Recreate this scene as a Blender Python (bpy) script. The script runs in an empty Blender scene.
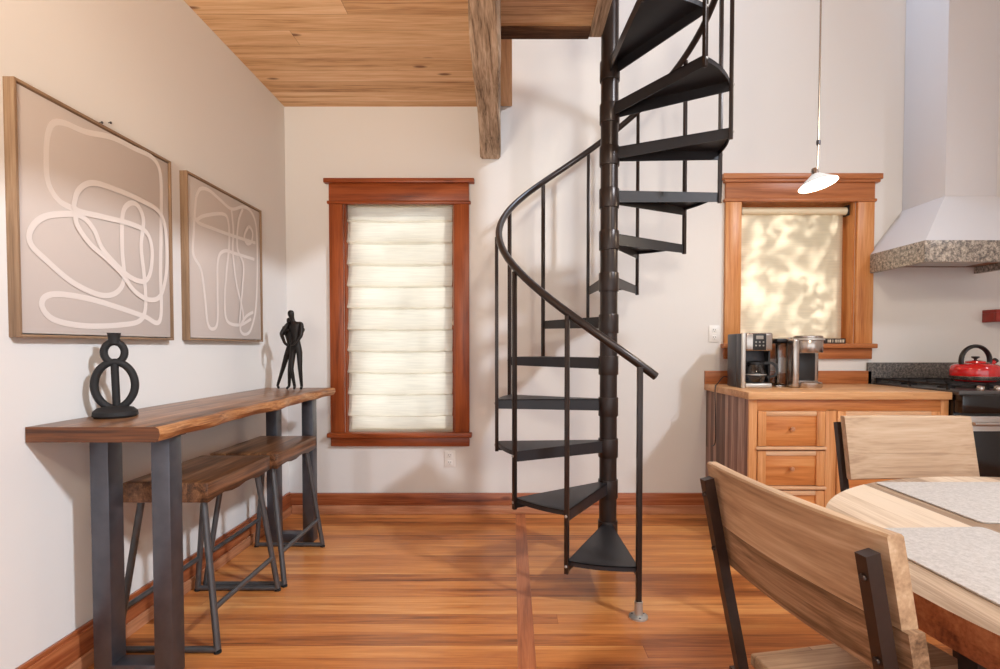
import bpy, bmesh, math, random
from mathutils import Vector, Matrix
PI = math.pi
S = bpy.context.scene
COL = S.collection
rnd = random.Random(7)

# ------------------------------------------------------------------ helpers
def new_bm(): return bmesh.new()

def box(bm, x0, x1, y0, y1, z0, z1, bev=0.0, mat=None, seg=2):
    r = bmesh.ops.create_cube(bm, size=1.0)
    vs = r['verts']
    M = Matrix.Translation(((x0+x1)/2, (y0+y1)/2, (z0+z1)/2)) @ Matrix.Diagonal((abs(x1-x0), abs(y1-y0), abs(z1-z0), 1))
    if mat is not None: M = mat @ M
    bmesh.ops.transform(bm, matrix=M, verts=vs)
    if bev > 0:
        es = list({e for v in vs for e in v.link_edges})
        bmesh.ops.bevel(bm, geom=es, offset=bev, segments=seg, affect='EDGES', profile=0.5, clamp_overlap=True)
    return bm

def ring_frames(pts):
    pts = [Vector(p) for p in pts]
    n = len(pts); T = []
    for i in range(n):
        a = pts[max(i-1, 0)]; b = pts[min(i+1, n-1)]
        T.append((b-a).normalized())
    up = Vector((0, 0, 1)) if abs(T[0].z) < 0.9 else Vector((0, 1, 0))
    N = (up - T[0]*up.dot(T[0])).normalized()
    F = []
    for i in range(n):
        N = (N - T[i]*N.dot(T[i])).normalized()
        F.append((pts[i], N.copy(), T[i].cross(N)))
    return F

def sweep(bm, pts, section, closed=False, scales=None):
    """section: list of (a,b) offsets in the frame"""
    F = ring_frames(pts)
    if closed:
        P = [Vector(p) for p in pts]; n = len(P); F = []
        up = None
        for i in range(n):
            t = (P[(i+1) % n]-P[i-1]).normalized()
            if up is None:
                c = Vector((0, 1, 0)) if abs(t.y) < 0.9 else Vector((1, 0, 0)); up = c
            N = (up - t*up.dot(t)).normalized()
            F.append((P[i], N, t.cross(N)))
    rings = []
    for i, (p, N, B) in enumerate(F):
        s = 1.0 if scales is None else scales[i]
        rings.append([bm.verts.new(p + N*a*s + B*b*s) for a, b in section])
    m = len(section)
    cnt = len(rings) if closed else len(rings)-1
    for i in range(cnt):
        A = rings[i]; Bq = rings[(i+1) % len(rings)]
        for j in range(m):
            bm.faces.new((A[j], A[(j+1) % m], Bq[(j+1) % m], Bq[j]))
    if not closed:
        bm.faces.new(list(reversed(rings[0]))); bm.faces.new(rings[-1])
    return bm

def circ(r, n=12): return [(r*math.cos(2*PI*k/n), r*math.sin(2*PI*k/n)) for k in range(n)]
def rect(w, d): return [(-w/2, -d/2), (w/2, -d/2), (w/2, d/2), (-w/2, d/2)]
def tube(bm, pts, r, n=12, closed=False, scales=None): return sweep(bm, pts, circ(r, n), closed, scales)

def lathe(bm, prof, seg=32, c=(0, 0, 0), M=None):
    c = Vector(c); rings = []
    for r, z in prof:
        if r < 1e-6:
            rings.append([bm.verts.new(c + Vector((0, 0, z)))])
        else:
            rings.append([bm.verts.new(c + Vector((r*math.cos(2*PI*k/seg), r*math.sin(2*PI*k/seg), z))) for k in range(seg)])
    for A, B in zip(rings, rings[1:]):
        for k in range(seg):
            k2 = (k+1) % seg
            if len(A) == 1 and len(B) == 1: continue
            if len(A) == 1: bm.faces.new((A[0], B[k2], B[k]))
            elif len(B) == 1: bm.faces.new((A[k], A[k2], B[0]))
            else: bm.faces.new((A[k], A[k2], B[k2], B[k]))
    if M is not None: bmesh.ops.transform(bm, matrix=M, verts=[v for R in rings for v in R])
    return bm

def prism(bm, outline, z0, z1, bev=0.0):
    lo = [bm.verts.new((x, y, z0)) for x, y in outline]
    hi = [bm.verts.new((x, y, z1)) for x, y in outline]
    n = len(outline); fs = []
    fs.append(bm.faces.new(list(reversed(lo)))); ft = bm.faces.new(hi)
    for i in range(n): bm.faces.new((lo[i], lo[(i+1) % n], hi[(i+1) % n], hi[i]))
    if bev > 0:
        es = [e for e in ft.edges] + [e for e in fs[0].edges]
        bmesh.ops.bevel(bm, geom=es, offset=bev, segments=3, affect='EDGES', profile=0.5, clamp_overlap=True)
    return bm

def obj(name, bm, mat, parent=None, smooth=True, angle=35, loc=None):
    me = bpy.data.meshes.new(name)
    bmesh.ops.recalc_face_normals(bm, faces=bm.faces[:])
    bm.to_mesh(me); bm.free()
    if smooth:
        me.polygons.foreach_set('use_smooth', [True]*len(me.polygons))
        me.set_sharp_from_angle(angle=math.radians(angle))
    for m in (mat if isinstance(mat, (list, tuple)) else [mat]): me.materials.append(m)
    o = bpy.data.objects.new(name, me); COL.objects.link(o)
    if parent is not None: o.parent = parent
    if loc is not None: o.location = loc
    return o

def obj_split(name, bm, mat, parent=None, **kw):
    """one object per separate piece of the bmesh"""
    bm.verts.ensure_lookup_table(); left = set(bm.verts); out = []
    while left:
        seed = left.pop(); comp = {seed}; stack = [seed]
        while stack:
            v = stack.pop()
            for e in v.link_edges:
                w = e.other_vert(v)
                if w not in comp: comp.add(w); stack.append(w)
        left -= comp
        nb = bmesh.new(); mp = {v: nb.verts.new(v.co) for v in comp}
        for f in bm.faces:
            if f.verts[0] in comp:
                nf = nb.faces.new([mp[v] for v in f.verts]); nf.material_index = f.material_index
        out.append(obj(name, nb, mat, parent, **kw))
    bm.free()
    return out

def tag(o, label, cat, group=None):
    o['label'] = label; o['category'] = cat
    if group: o['group'] = group
    return o

def thing(name, label, cat, loc=(0, 0, 0), rz=0.0, group=None):
    o = bpy.data.objects.new(name, None); COL.objects.link(o)
    o.empty_display_size = 0.1
    o.location = loc; o.rotation_euler = (0, 0, rz)
    return tag(o, label, cat, group)

def struct(name, bm, mat, label=None, smooth=True):
    o = obj(name, bm, mat, smooth=smooth); o['kind'] = 'structure'
    if label: o['label'] = label
    return o

def copy_tree(o, parent=None):
    c = o.copy(); COL.objects.link(c)
    if parent is not None: c.parent = parent
    for ch in list(o.children): copy_tree(ch, c)
    return c

def srgb(r, g, b, a=1.0):
    f = lambda c: c/255/12.92 if c/255 <= 0.04045 else ((c/255+0.055)/1.055)**2.4
    return (f(r), f(g), f(b), a)

# ------------------------------------------------------------------ materials
def mat_new(name):
    m = bpy.data.materials.new(name); m.use_nodes = True
    nt = m.node_tree; b = nt.nodes['Principled BSDF']
    return m, nt, b

def plain(name, col, rough=0.5, metal=0.0, spec=0.5, noise=0.0, nscale=40, bump=0.0, bscale=200, coat=0.0):
    m, nt, b = mat_new(name)
    b.inputs['Base Color'].default_value = col
    b.inputs['Roughness'].default_value = rough
    b.inputs['Metallic'].default_value = metal
    b.inputs['Specular IOR Level'].default_value = spec
    b.inputs['Coat Weight'].default_value = coat
    tc = nt.nodes.new('ShaderNodeTexCoord')
    if noise > 0:
        n = nt.nodes.new('ShaderNodeTexNoise'); n.inputs['Scale'].default_value = nscale; n.inputs['Detail'].default_value = 5
        nt.links.new(tc.outputs['Object'], n.inputs['Vector'])
        r = nt.nodes.new('ShaderNodeValToRGB')
        c = Vector(col[:3])
        r.color_ramp.elements[0].position = 0.3; r.color_ramp.elements[1].position = 0.7
        r.color_ramp.elements[0].color = (*(c*(1-noise)), 1); r.color_ramp.elements[1].color = (*[min(1, x*(1+noise)) for x in c], 1)
        nt.links.new(n.outputs['Fac'], r.inputs['Fac']); nt.links.new(r.outputs['Color'], b.inputs['Base Color'])
    if bump > 0:
        n2 = nt.nodes.new('ShaderNodeTexNoise'); n2.inputs['Scale'].default_value = bscale; n2.inputs['Detail'].default_value = 3
        nt.links.new(tc.outputs['Object'], n2.inputs['Vector'])
        bp = nt.nodes.new('ShaderNodeBump'); bp.inputs['Strength'].default_value = bump; bp.inputs['Distance'].default_value = 0.003
        nt.links.new(n2.outputs['Fac'], bp.inputs['Height']); nt.links.new(bp.outputs['Normal'], b.inputs['Normal'])
    return m

def wood(name, cols, along='X', across='Y', plank=0.0, length=1.6, tint=0.5, grain=1.0, rough=0.4, knots=0.0,
         gap=0.02, gapdark=0.45, spec=0.4, streak=0.0, bump=0.08, seed=0.0, contrast=1.0, coat=0.0):
    """cols: list of 3+ sRGB colours dark -> light"""
    m, nt, b = mat_new(name); N = nt.nodes; L = nt.links
    def math_(op, a, b_=None, c=None):
        n = N.new('ShaderNodeMath'); n.operation = op
        for i, v in enumerate((a, b_, c)):
            if v is None: continue
            if isinstance(v, (int, float)): n.inputs[i].default_value = v
            else: L.new(v, n.inputs[i])
        return n.outputs[0]
    tc = N.new('ShaderNodeTexCoord'); sp = N.new('ShaderNodeSeparateXYZ'); L.new(tc.outputs['Object'], sp.inputs[0])
    A = sp.outputs[along]; B = sp.outputs[across]; third = [k for k in 'XYZ' if k not in (along, across)][0]; Cc = sp.outputs[third]
    if plank > 0:
        q = math_('ADD', math_('DIVIDE', B, plank), 50.0 + seed)
        idx = math_('FLOOR', q); fr = math_('FRACT', q)
        w = N.new('ShaderNodeTexWhiteNoise'); w.noise_dimensions = '1D'; L.new(idx, w.inputs['W'])
        A2 = math_('ADD', A, math_('MULTIPLY', w.outputs['Value'], 9.0))
        sq = math_('DIVIDE', A2, length); sidx = math_('FLOOR', sq); sfr = math_('FRACT', sq)
        w2 = N.new('ShaderNodeTexWhiteNoise'); w2.noise_dimensions = '2D'
        cx = N.new('ShaderNodeCombineXYZ'); L.new(idx, cx.inputs[0]); L.new(sidx, cx.inputs[1]); L.new(cx.outputs[0], w2.inputs['Vector'])
        rv = w2.outputs['Value']; off = math_('MULTIPLY', rv, 13.0)
    else:
        A2 = A; rv = None; off = seed*3.7
    gv = N.new('ShaderNodeCombineXYZ')
    L.new(math_('MULTIPLY', A2, 1.3*grain), gv.inputs[0]); L.new(math_('ADD', math_('MULTIPLY', B, 22.0*grain), off), gv.inputs[1])
    L.new(math_('MULTIPLY', Cc, 22.0*grain), gv.inputs[2])
    n1 = N.new('ShaderNodeTexNoise'); n1.inputs['Scale'].default_value = 1.0; n1.inputs['Detail'].default_value = 7; n1.inputs['Roughness'].default_value = 0.62
    n1.inputs['Distortion'].default_value = 0.8
    L.new(gv.outputs[0], n1.inputs['Vector'])
    gv2 = N.new('ShaderNodeCombineXYZ')
    L.new(math_('MULTIPLY', A2, 6*grain), gv2.inputs[0]); L.new(math_('ADD', math_('MULTIPLY', B, 180*grain), off), gv2.inputs[1]); L.new(math_('MULTIPLY', Cc, 180*grain), gv2.inputs[2])
    n2 = N.new('ShaderNodeTexNoise'); n2.inputs['Scale'].default_value = 1.0; n2.inputs['Detail'].default_value = 3
    L.new(gv2.outputs[0], n2.inputs['Vector'])
    # g about 0..1
    g = math_('ADD', math_('MULTIPLY', math_('SUBTRACT', n1.outputs['Fac'], 0.5), 2.0*contrast), math_('MULTIPLY', math_('SUBTRACT', n2.outputs['Fac'], 0.5), 0.9*contrast))
    if rv is not None: g = math_('ADD', g, math_('MULTIPLY', math_('SUBTRACT', rv, 0.5), tint))
    g = math_('ADD', g, 0.5)
    ramp = N.new('ShaderNodeValToRGB'); cr = ramp.color_ramp
    n = len(cols)
    while len(cr.elements) < n: cr.elements.new(0.5)
    for i, c in enumerate(cols):
        cr.elements[i].position = i/(n-1); cr.elements[i].color = srgb(*c)
    L.new(g, ramp.inputs['Fac']); colr = ramp.outputs['Color']
    def mul(fac, color, dark):
        mx = N.new('ShaderNodeMix'); mx.data_type = 'RGBA'; mx.blend_type = 'MULTIPLY'
        L.new(fac, mx.inputs['Factor']); L.new(color, mx.inputs['A']); mx.inputs['B'].default_value = dark
        return mx.outputs['Result']
    if streak > 0:
        gv3 = N.new('ShaderNodeCombineXYZ')
        L.new(math_('MULTIPLY', A2, 0.9), gv3.inputs[0]); L.new(math_('ADD', math_('MULTIPLY', B, 9.0), off), gv3.inputs[1])
        n3 = N.new('ShaderNodeTexNoise'); n3.inputs['Scale'].default_value = 1.0; n3.inputs['Detail'].default_value = 5
        L.new(gv3.outputs[0], n3.inputs['Vector'])
        r3 = N.new('ShaderNodeValToRGB'); r3.color_ramp.elements[0].position = 0.56; r3.color_ramp.elements[0].color = (0, 0, 0, 1)
        r3.color_ramp.elements[1].position = 0.72; r3.color_ramp.elements[1].color = (streak, streak, streak, 1)
        L.new(n3.outputs['Fac'], r3.inputs['Fac']); colr = mul(r3.outputs['Color'], colr, (0.42, 0.36, 0.34, 1))
    if knots > 0:
        vo = N.new('ShaderNodeTexVoronoi'); vo.inputs['Scale'].default_value = 1.0
        gv4 = N.new('ShaderNodeCombineXYZ')
        L.new(math_('MULTIPLY', A2, 2.2), gv4.inputs[0]); L.new(math_('ADD', math_('MULTIPLY', B, 6.0), off), gv4.inputs[1]); L.new(math_('MULTIPLY', Cc, 2.0), gv4.inputs[2])
        L.new(gv4.outputs[0], vo.inputs['Vector'])
        r4 = N.new('ShaderNodeValToRGB'); r4.color_ramp.elements[0].position = 0.05; r4.color_ramp.elements[0].color = (knots, knots, knots, 1)
        r4.color_ramp.elements[1].position = 0.11; r4.color_ramp.elements[1].color = (0, 0, 0, 1)
        L.new(vo.outputs['Distance'], r4.inputs['Fac']); colr = mul(r4.outputs['Color'], colr, (0.28, 0.17, 0.12, 1))
    if plank > 0 and gap > 0:
        lo = math_('LESS_THAN', fr, gap); lo2 = math_('LESS_THAN', sfr, 0.0025/length)
        gp = math_('MAXIMUM', lo, lo2)
        colr = mul(gp, colr, (gapdark, gapdark*0.85, gapdark*0.75, 1))
    L.new(colr, b.inputs['Base Color'])
    b.inputs['Roughness'].default_value = rough; b.inputs['Specular IOR Level'].default_value = spec
    b.inputs['Coat Weight'].default_value = coat; b.inputs['Coat Roughness'].default_value = 0.25
    if bump > 0:
        bp = N.new('ShaderNodeBump'); bp.inputs['Strength'].default_value = bump; bp.inputs['Distance'].default_value = 0.004
        L.new(g, bp.inputs['Height']); L.new(bp.outputs['Normal'], b.inputs['Normal'])
    return m

def granite(name, cols, scale=60, rough=0.35):
    m, nt, b = mat_new(name); N = nt.nodes; L = nt.links
    tc = N.new('ShaderNodeTexCoord')
    n1 = N.new('ShaderNodeTexNoise'); n1.inputs['Scale'].default_value = scale; n1.inputs['Detail'].default_value = 8; n1.inputs['Roughness'].default_value = 0.75
    L.new(tc.outputs['Object'], n1.inputs['Vector'])
    r = N.new('ShaderNodeValToRGB'); cr = r.color_ramp
    while len(cr.elements) < len(cols): cr.elements.new(0.5)
    for i, c in enumerate(cols):
        cr.elements[i].position = 0.34 + 0.32*i/(len(cols)-1); cr.elements[i].color = srgb(*c)
    L.new(n1.outputs['Fac'], r.inputs['Fac']); L.new(r.outputs['Color'], b.inputs['Base Color'])
    b.inputs['Roughness'].default_value = rough
    return m

def cloth_translucent(name, col, trans=0.6, weave=900, slub=0.12):
    m, nt, b = mat_new(name); N = nt.nodes; L = nt.links
    tc = N.new('ShaderNodeTexCoord')
    mp = N.new('ShaderNodeMapping'); mp.inputs['Scale'].default_value = (6, 6, 120)
    L.new(tc.outputs['Object'], mp.inputs['Vector'])
    n1 = N.new('ShaderNodeTexNoise'); n1.inputs['Scale'].default_value = 1.0; n1.inputs['Detail'].default_value = 6
    L.new(mp.outputs[0], n1.inputs['Vector'])
    r = N.new('ShaderNodeValToRGB'); c = srgb(*col)
    r.color_ramp.elements[0].position = 0.35; r.color_ramp.elements[1].position = 0.65
    r.color_ramp.elements[0].color = tuple(x*(1-slub) for x in c[:3]) + (1,); r.color_ramp.elements[1].color = c
    L.new(n1.outputs['Fac'], r.inputs['Fac'])
    L.new(r.outputs['Color'], b.inputs['Base Color']); b.inputs['Roughness'].default_value = 0.9; b.inputs['Specular IOR Level'].default_value = 0.1
    t = N.new('ShaderNodeBsdfTranslucent'); L.new(r.outputs['Color'], t.inputs['Color'])
    mx = N.new('ShaderNodeMixShader'); mx.inputs[0].default_value = trans
    L.new(b.outputs[0], mx.inputs[1]); L.new(t.outputs[0], mx.inputs[2])
    L.new(mx.outputs[0], N['Material Output'].inputs['Surface'])
    return m

def glass(name, tint=(1, 1, 1, 1), mixf=0.12, rough=0.02):
    m, nt, b = mat_new(name); N = nt.nodes; L = nt.links
    g = N.new('ShaderNodeBsdfGlossy'); g.inputs['Roughness'].default_value = rough
    t = N.new('ShaderNodeBsdfTransparent'); t.inputs['Color'].default_value = tint
    mx = N.new('ShaderNodeMixShader')
    fr = N.new('ShaderNodeFresnel'); fr.inputs[0].default_value = 1.5 if name == "window_glass" else 1.9
    L.new(fr.outputs[0], mx.inputs[0]); L.new(t.outputs[0], mx.inputs[1]); L.new(g.outputs[0], mx.inputs[2])
    L.new(mx.outputs[0], N['Material Output'].inputs['Surface'])
    return m

def emit(name, col, strength):
    m, nt, b = mat_new(name)
    b.inputs['Base Color'].default_value = (0.9, 0.9, 0.9, 1)
    b.inputs['Emission Color'].default_value = col; b.inputs['Emission Strength'].default_value = strength
    return m

M = {}
M['wall'] = plain('wall_paint', srgb(231, 229, 226), rough=0.85, spec=0.2, bump=0.05, bscale=60)
PINE = [(118, 62, 30), (168, 100, 52), (196, 124, 68), (214, 146, 88)]
M['floor'] = wood('floor_planks', [(104, 58, 32), (182, 110, 58), (208, 136, 74), (226, 166, 102)], 'X', 'Y', plank=0.082, length=9.0, tint=0.5, contrast=0.72, rough=0.3, streak=0.6, gap=0.02, gapdark=0.65, spec=0.45, grain=0.8, bump=0.03)
M['floor_strip'] = wood('floor_strip', [(136, 74, 42), (176, 104, 64), (196, 126, 82)], 'Y', 'X', rough=0.3, grain=1.0, bump=0.03)
M['ceiling'] = wood('ceiling_planks', [(160, 112, 72), (208, 162, 116), (226, 186, 142), (238, 204, 166)], 'X', 'Y', plank=0.135, length=400.0, tint=0.4, rough=0.55, knots=0.95, gap=0.02, gapdark=0.55, grain=0.9)
M['barn_y'] = wood('weathered_beam', [(98, 80, 66), (160, 138, 116), (194, 170, 146), (216, 196, 174)], 'Y', 'X', rough=0.85, grain=1.8, spec=0.1, bump=0.3, contrast=1.25)
M['barn_x'] = wood('weathered_board', [(52, 36, 28), (96, 68, 50), (128, 96, 72)], 'X', 'Y', rough=0.85, grain=1.6, spec=0.1, bump=0.4)
M['edge_y'] = wood('loft_edge', [(184, 124, 78), (218, 164, 112), (234, 188, 140)], 'Y', 'X', rough=0.55)
RED = [(98, 42, 18), (140, 66, 28), (160, 80, 38), (176, 96, 50)]
M['casing_x'] = wood('red_casing_horizontal', RED, 'X', 'Z', rough=0.35, grain=0.9, knots=0.4)
M['casing_z'] = wood('red_casing_vertical', RED, 'Z', 'X', rough=0.35, grain=0.9, knots=0.4)
GOLD = [(160, 92, 46), (198, 128, 72), (214, 150, 92), (226, 168, 112)]
M['gold_x'] = wood('golden_casing_horizontal', [(140, 78, 42), (178, 108, 62), (194, 126, 76)], 'X', 'Z', rough=0.35, grain=0.9, knots=0.4)
M['gold_z'] = wood('golden_casing_vertical', GOLD, 'Z', 'X', rough=0.35, grain=0.9, knots=0.5)
M['base_x'] = wood('baseboard_grain_back', [(96, 44, 24), (150, 80, 46), (178, 106, 66), (196, 128, 88)], 'X', 'Z', rough=0.3, grain=0.8, knots=0.7, coat=0.2)
M['base_y'] = wood('baseboard_grain_left', [(96, 44, 24), (150, 76, 42), (172, 98, 58), (190, 118, 76)], 'Y', 'Z', rough=0.3, grain=0.8, knots=0.5, coat=0.2)
WAL = [(58, 36, 24), (108, 72, 46), (146, 102, 68), (182, 134, 94)]
M['slab'] = wood('live_edge_slab', WAL, 'Y', 'X', plank=0.11, length=5, tint=0.35, rough=0.32, grain=0.9, gap=0.0, knots=0.6, streak=0.5, coat=0.15)
M['slab_edge'] = wood('live_edge_bark', [(82, 46, 24), (150, 96, 56), (190, 136, 88), (214, 168, 120)], 'Y', 'Z', rough=0.45, grain=1.2, streak=0.4)
M['stoolwood'] = wood('stool_wood', [(52, 32, 22), (104, 68, 44), (140, 96, 64), (176, 130, 92)], 'Y', 'X', plank=0.085, length=3, tint=0.35, rough=0.35, grain=1.0, gap=0.015, streak=0.4, coat=0.1)
M['steel'] = plain('gunmetal_steel', srgb(94, 95, 102), rough=0.36, metal=0.75, noise=0.12, nscale=18)
M['tubesteel'] = plain('grey_tube_steel', srgb(94, 94, 96), rough=0.4, metal=0.6, noise=0.1, nscale=30)
M['rubber'] = plain('black_rubber', srgb(24, 24, 24), rough=0.8)
M['stair'] = plain('bronze_black_stair_paint', srgb(50, 40, 36), rough=0.3, metal=0.35, spec=0.5, noise=0.15, nscale=12)
M['tread'] = plain('black_tread_paint', srgb(43, 42, 45), rough=0.42, metal=0.2, noise=0.12, nscale=10)
M['zinc'] = plain('zinc_flange', srgb(190, 188, 184), rough=0.35, metal=0.7)
M['ceramic'] = plain('black_ceramic', srgb(26, 25, 26), rough=0.7, bump=0.3, bscale=90)
M['bronze'] = plain('dark_bronze', srgb(34, 29, 27), rough=0.45, metal=0.5, bump=0.35, bscale=70)
M['oak'] = wood('light_oak_frame', [(112, 88, 66), (146, 118, 92), (168, 142, 114)], 'Z', 'Y', rough=0.5, grain=1.2)
M['oak_y'] = wood('light_oak_frame_horizontal', [(112, 88, 66), (146, 118, 92), (168, 142, 114)], 'Y', 'Z', rough=0.5, grain=1.2)
M['canvas'] = plain('greige_canvas', srgb(200, 189, 182), rough=0.9, spec=0.1, bump=0.15, bscale=500)
M['paintline'] = plain('pale_brush_line', srgb(224, 215, 209), rough=0.85, spec=0.1)
M['shade_left'] = cloth_translucent('woven_roman_cloth', (240, 236, 222), trans=0.6, slub=0.12)
M['shade_right'] = cloth_translucent('woven_roller_cloth', (246, 230, 202), trans=0.55, slub=0.1)
M['glass'] = glass('window_glass')
M['whitefabric'] = plain('ivory_valance', srgb(232, 220, 190), rough=0.7)
M['white_plastic'] = plain('white_plastic', srgb(240, 238, 234), rough=0.35)
M['dark'] = plain('dark_slot', srgb(30, 28, 28), rough=0.6)
M['hoodwhite'] = plain('hood_plaster', srgb(214, 214, 218), rough=0.7, spec=0.2, bump=0.05, bscale=60)
M['granite'] = granite('speckled_granite', [(70, 66, 64), (120, 114, 108), (176, 166, 154), (218, 208, 194)], 55)
M['granite_dark'] = granite('dark_granite', [(36, 34, 34), (72, 68, 66), (110, 104, 98), (150, 142, 134)], 70)
M['counter'] = wood('counter_wood', [(184, 128, 82), (214, 160, 110), (230, 184, 136)], 'X', 'Y', plank=0.09, length=1.2, tint=0.3, rough=0.33, grain=0.9, gap=0.0)
M['cab_z'] = wood('cabinet_stile', [(178, 112, 64), (216, 152, 96), (230, 176, 124)], 'Z', 'X', rough=0.33, grain=0.9)
M['cab_x'] = wood('cabinet_rail', [(168, 98, 52), (206, 134, 78), (220, 156, 100)], 'X', 'Z', rough=0.33, grain=0.9, knots=0.5)
M['cab_panel'] = wood('cabinet_panel', [(178, 104, 52), (212, 138, 78), (224, 160, 100)], 'X', 'Z', rough=0.33, grain=0.8)
M['cab_light'] = wood('cabinet_light_strip', [(206, 154, 112), (226, 182, 142), (238, 204, 168)], 'X', 'Z', rough=0.33)
M['cab_side'] = wood('shaded_side_boards', [(92, 60, 48), (130, 92, 76), (160, 120, 102), (192, 158, 138)], 'Z', 'Y', plank=0.048, length=4, tint=0.8, rough=0.4, grain=0.9, gap=0.06)  # own plank pattern; the side's shade is put in as darker brown
M['knobwood'] = plain('wood_knob', srgb(196, 140, 104), rough=0.3)
M['tablewood'] = wood('reclaimed_table_top', [(150, 124, 100), (186, 160, 134), (206, 182, 156), (222, 202, 178)], 'Y', 'X', plank=0.112, length=6, tint=1.1, rough=0.5, grain=1.1, gap=0.012, gapdark=0.75, seed=0.29)
M['tableedge'] = wood('table_edge_wood', [(96, 48, 28), (146, 84, 52), (176, 114, 76)], 'X', 'Z', rough=0.45, grain=1.0)
M['chairwood_h'] = wood('chair_board', [(126, 96, 70), (170, 136, 104), (192, 158, 124), (210, 180, 148)], 'Y', 'Z', rough=0.5, grain=0.9, knots=0.4)
M['chairwood_low'] = wood('chair_lower_board', [(78, 56, 40), (120, 90, 64), (158, 124, 94), (190, 158, 126)], 'Y', 'Z', rough=0.5, grain=1.2, streak=0.6)
M['chairwood_pale'] = wood('chair_pale_board', [(160, 130, 104), (194, 164, 134), (210, 184, 156)], 'Y', 'Z', rough=0.5, grain=0.9, knots=0.4)
M['chairseat'] = wood('chair_seat_wood', [(150, 114, 82), (190, 156, 122), (210, 182, 150)], 'X', 'Y', plank=0.1, length=2, tint=0.4, rough=0.5, grain=1.0, gap=0.01)
M['darksteel'] = plain('bronze_chair_steel', srgb(66, 54, 49), rough=0.34, metal=0.6, noise=0.15, nscale=20)
M['mat'] = granite('pale_woven_placemat', [(176, 170, 164), (196, 190, 184), (210, 205, 200)], 130, rough=0.9)
M['black'] = plain('black_plastic', srgb(26, 26, 28), rough=0.35)
M['charcoal'] = plain('charcoal_plastic', srgb(58, 58, 64), rough=0.4)
M['chrome'] = plain('brushed_stainless', srgb(186, 176, 168), rough=0.24, metal=0.95)
M['silver'] = plain('silver_plastic', srgb(196, 192, 186), rough=0.35, metal=0.5)
M['stainless'] = plain('range_stainless', srgb(188, 178, 170), rough=0.33, metal=0.85)
M['blackglass'] = plain('black_oven_glass', srgb(16, 13, 13), rough=0.12, spec=0.6)
M['castiron'] = plain('cast_iron', srgb(34, 32, 33), rough=0.55, metal=0.3)
M['cooktop'] = plain('cooktop_steel', srgb(96, 92, 90), rough=0.35, metal=0.7)
M['red'] = plain('red_enamel', srgb(206, 22, 28), rough=0.15, spec=0.6, coat=0.6)
M['carafe'] = glass('carafe_glass', (0.8, 0.78, 0.76, 1), rough=0.05)
M['tank'] = glass('smoky_tank', (0.86, 0.8, 0.75, 1))
M['button'] = plain('grey_button', srgb(150, 146, 140), rough=0.4)
M['redwood'] = plain('red_stained_wood', srgb(150, 40, 26), rough=0.35, noise=0.25, nscale=14)
M['shadewhite'] = plain('white_enamel', srgb(240, 238, 232), rough=0.3)
M['bulb'] = emit('bulb_glow', (1.0, 0.88, 0.7, 1), 14)
M['leaf'] = plain('green_leaf', srgb(84, 112, 60), rough=0.6, noise=0.3, nscale=3)
M['bark'] = plain('tree_bark', srgb(96, 80, 66), rough=0.9)
M['plum'] = plain('sign_black', srgb(44, 36, 34), rough=0.6)
M['cream'] = plain('sign_cream', srgb(220, 206, 184), rough=0.6)

# ------------------------------------------------------------------ the setting
XL, YB, XR = -1.585, 3.72, 4.7
ZT, ZC = 5.4, 2.84
LW = (-1.18, -0.405, 0.56, 2.20)      # left window opening x0,x1,z0,z1
RW = (1.583, 2.386, 1.19, 2.20)

bm = new_bm()                          # back wall with two openings, 0.16 m thick
xs = [XL-0.15, LW[0], LW[1], RW[0], RW[1], XR+0.15]
for a, b_ in zip(xs, xs[1:]):
    op = None
    if (a, b_) == (LW[0], LW[1]): op = LW
    if (a, b_) == (RW[0], RW[1]): op = RW
    if op:
        box(bm, a, b_, YB, YB+0.16, -0.1, op[2]); box(bm, a, b_, YB, YB+0.16, op[3], ZT)
    else: box(bm, a, b_, YB, YB+0.16, -0.1, ZT)
bmesh.ops.remove_doubles(bm, verts=bm.verts[:], dist=1e-5)
struct('wall_back', bm, M['wall'], smooth=False)
struct('wall_left', box(new_bm(), XL-0.15, XL, -3.2, YB, -0.1, ZT), M['wall'], smooth=False)
struct('wall_right', box(new_bm(), XR, XR+0.15, -3.2, YB, -0.1, ZT), M['wall'], smooth=False)
struct('ceiling', box(new_bm(), XL-0.15, XR+0.15, -3.2, YB+0.16, ZT, ZT+0.15), M['ceiling'], smooth=False)
struct('wall_front_blocker', box(new_bm(), XL-0.15, XR+0.15, -3.35, -3.2, 2.35, ZT), M['wall'], smooth=False)  # unseen partial wall, added to keep light off the upper room
FX0, FX1 = 0.018, 0.086
bm = new_bm(); box(bm, XL, FX0, -3.2, YB, -0.1, 0); box(bm, FX1, XR, -3.2, YB, -0.1, 0)
struct('floor', bm, M['floor'], smooth=False)
struct('trim_1', box(new_bm(), FX0+0.0005, FX1-0.0005, -3.2, YB, -0.1, 0.0004), M['floor_strip'], label='reddish floor strip running to the back wall')

# loft above the left part: plank underside, rough boards round its edge
bm = new_bm()
box(bm, XL, 0.46, 0.4, 2.86, ZC, ZC+0.2); box(bm, XL, -0.145, 2.86, YB, ZC, ZC+0.2)
struct('ceiling', bm, M['ceiling'], label='plank underside of the loft', smooth=False)
struct('trim_2', box(new_bm(), -0.12, 0.404, 2.80, 2.885, ZC-0.02, ZC+0.2, 0.004), M['barn_x'], label='rough board on the back edge of the loft')
struct('trim_3', box(new_bm(), 0.405, 0.475, 0.4, 2.88, ZC-0.012, ZC+0.22, 0.004), M['barn_y'], label='rough board on the stair side of the loft')
bm = new_bm(); box(bm, -0.10, -0.006, 2.885, YB-0.005, ZC, ZC+0.25, 0.003)
struct('trim_4', bm, M['edge_y'], label='orange pine edge board beside the stair opening')
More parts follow.
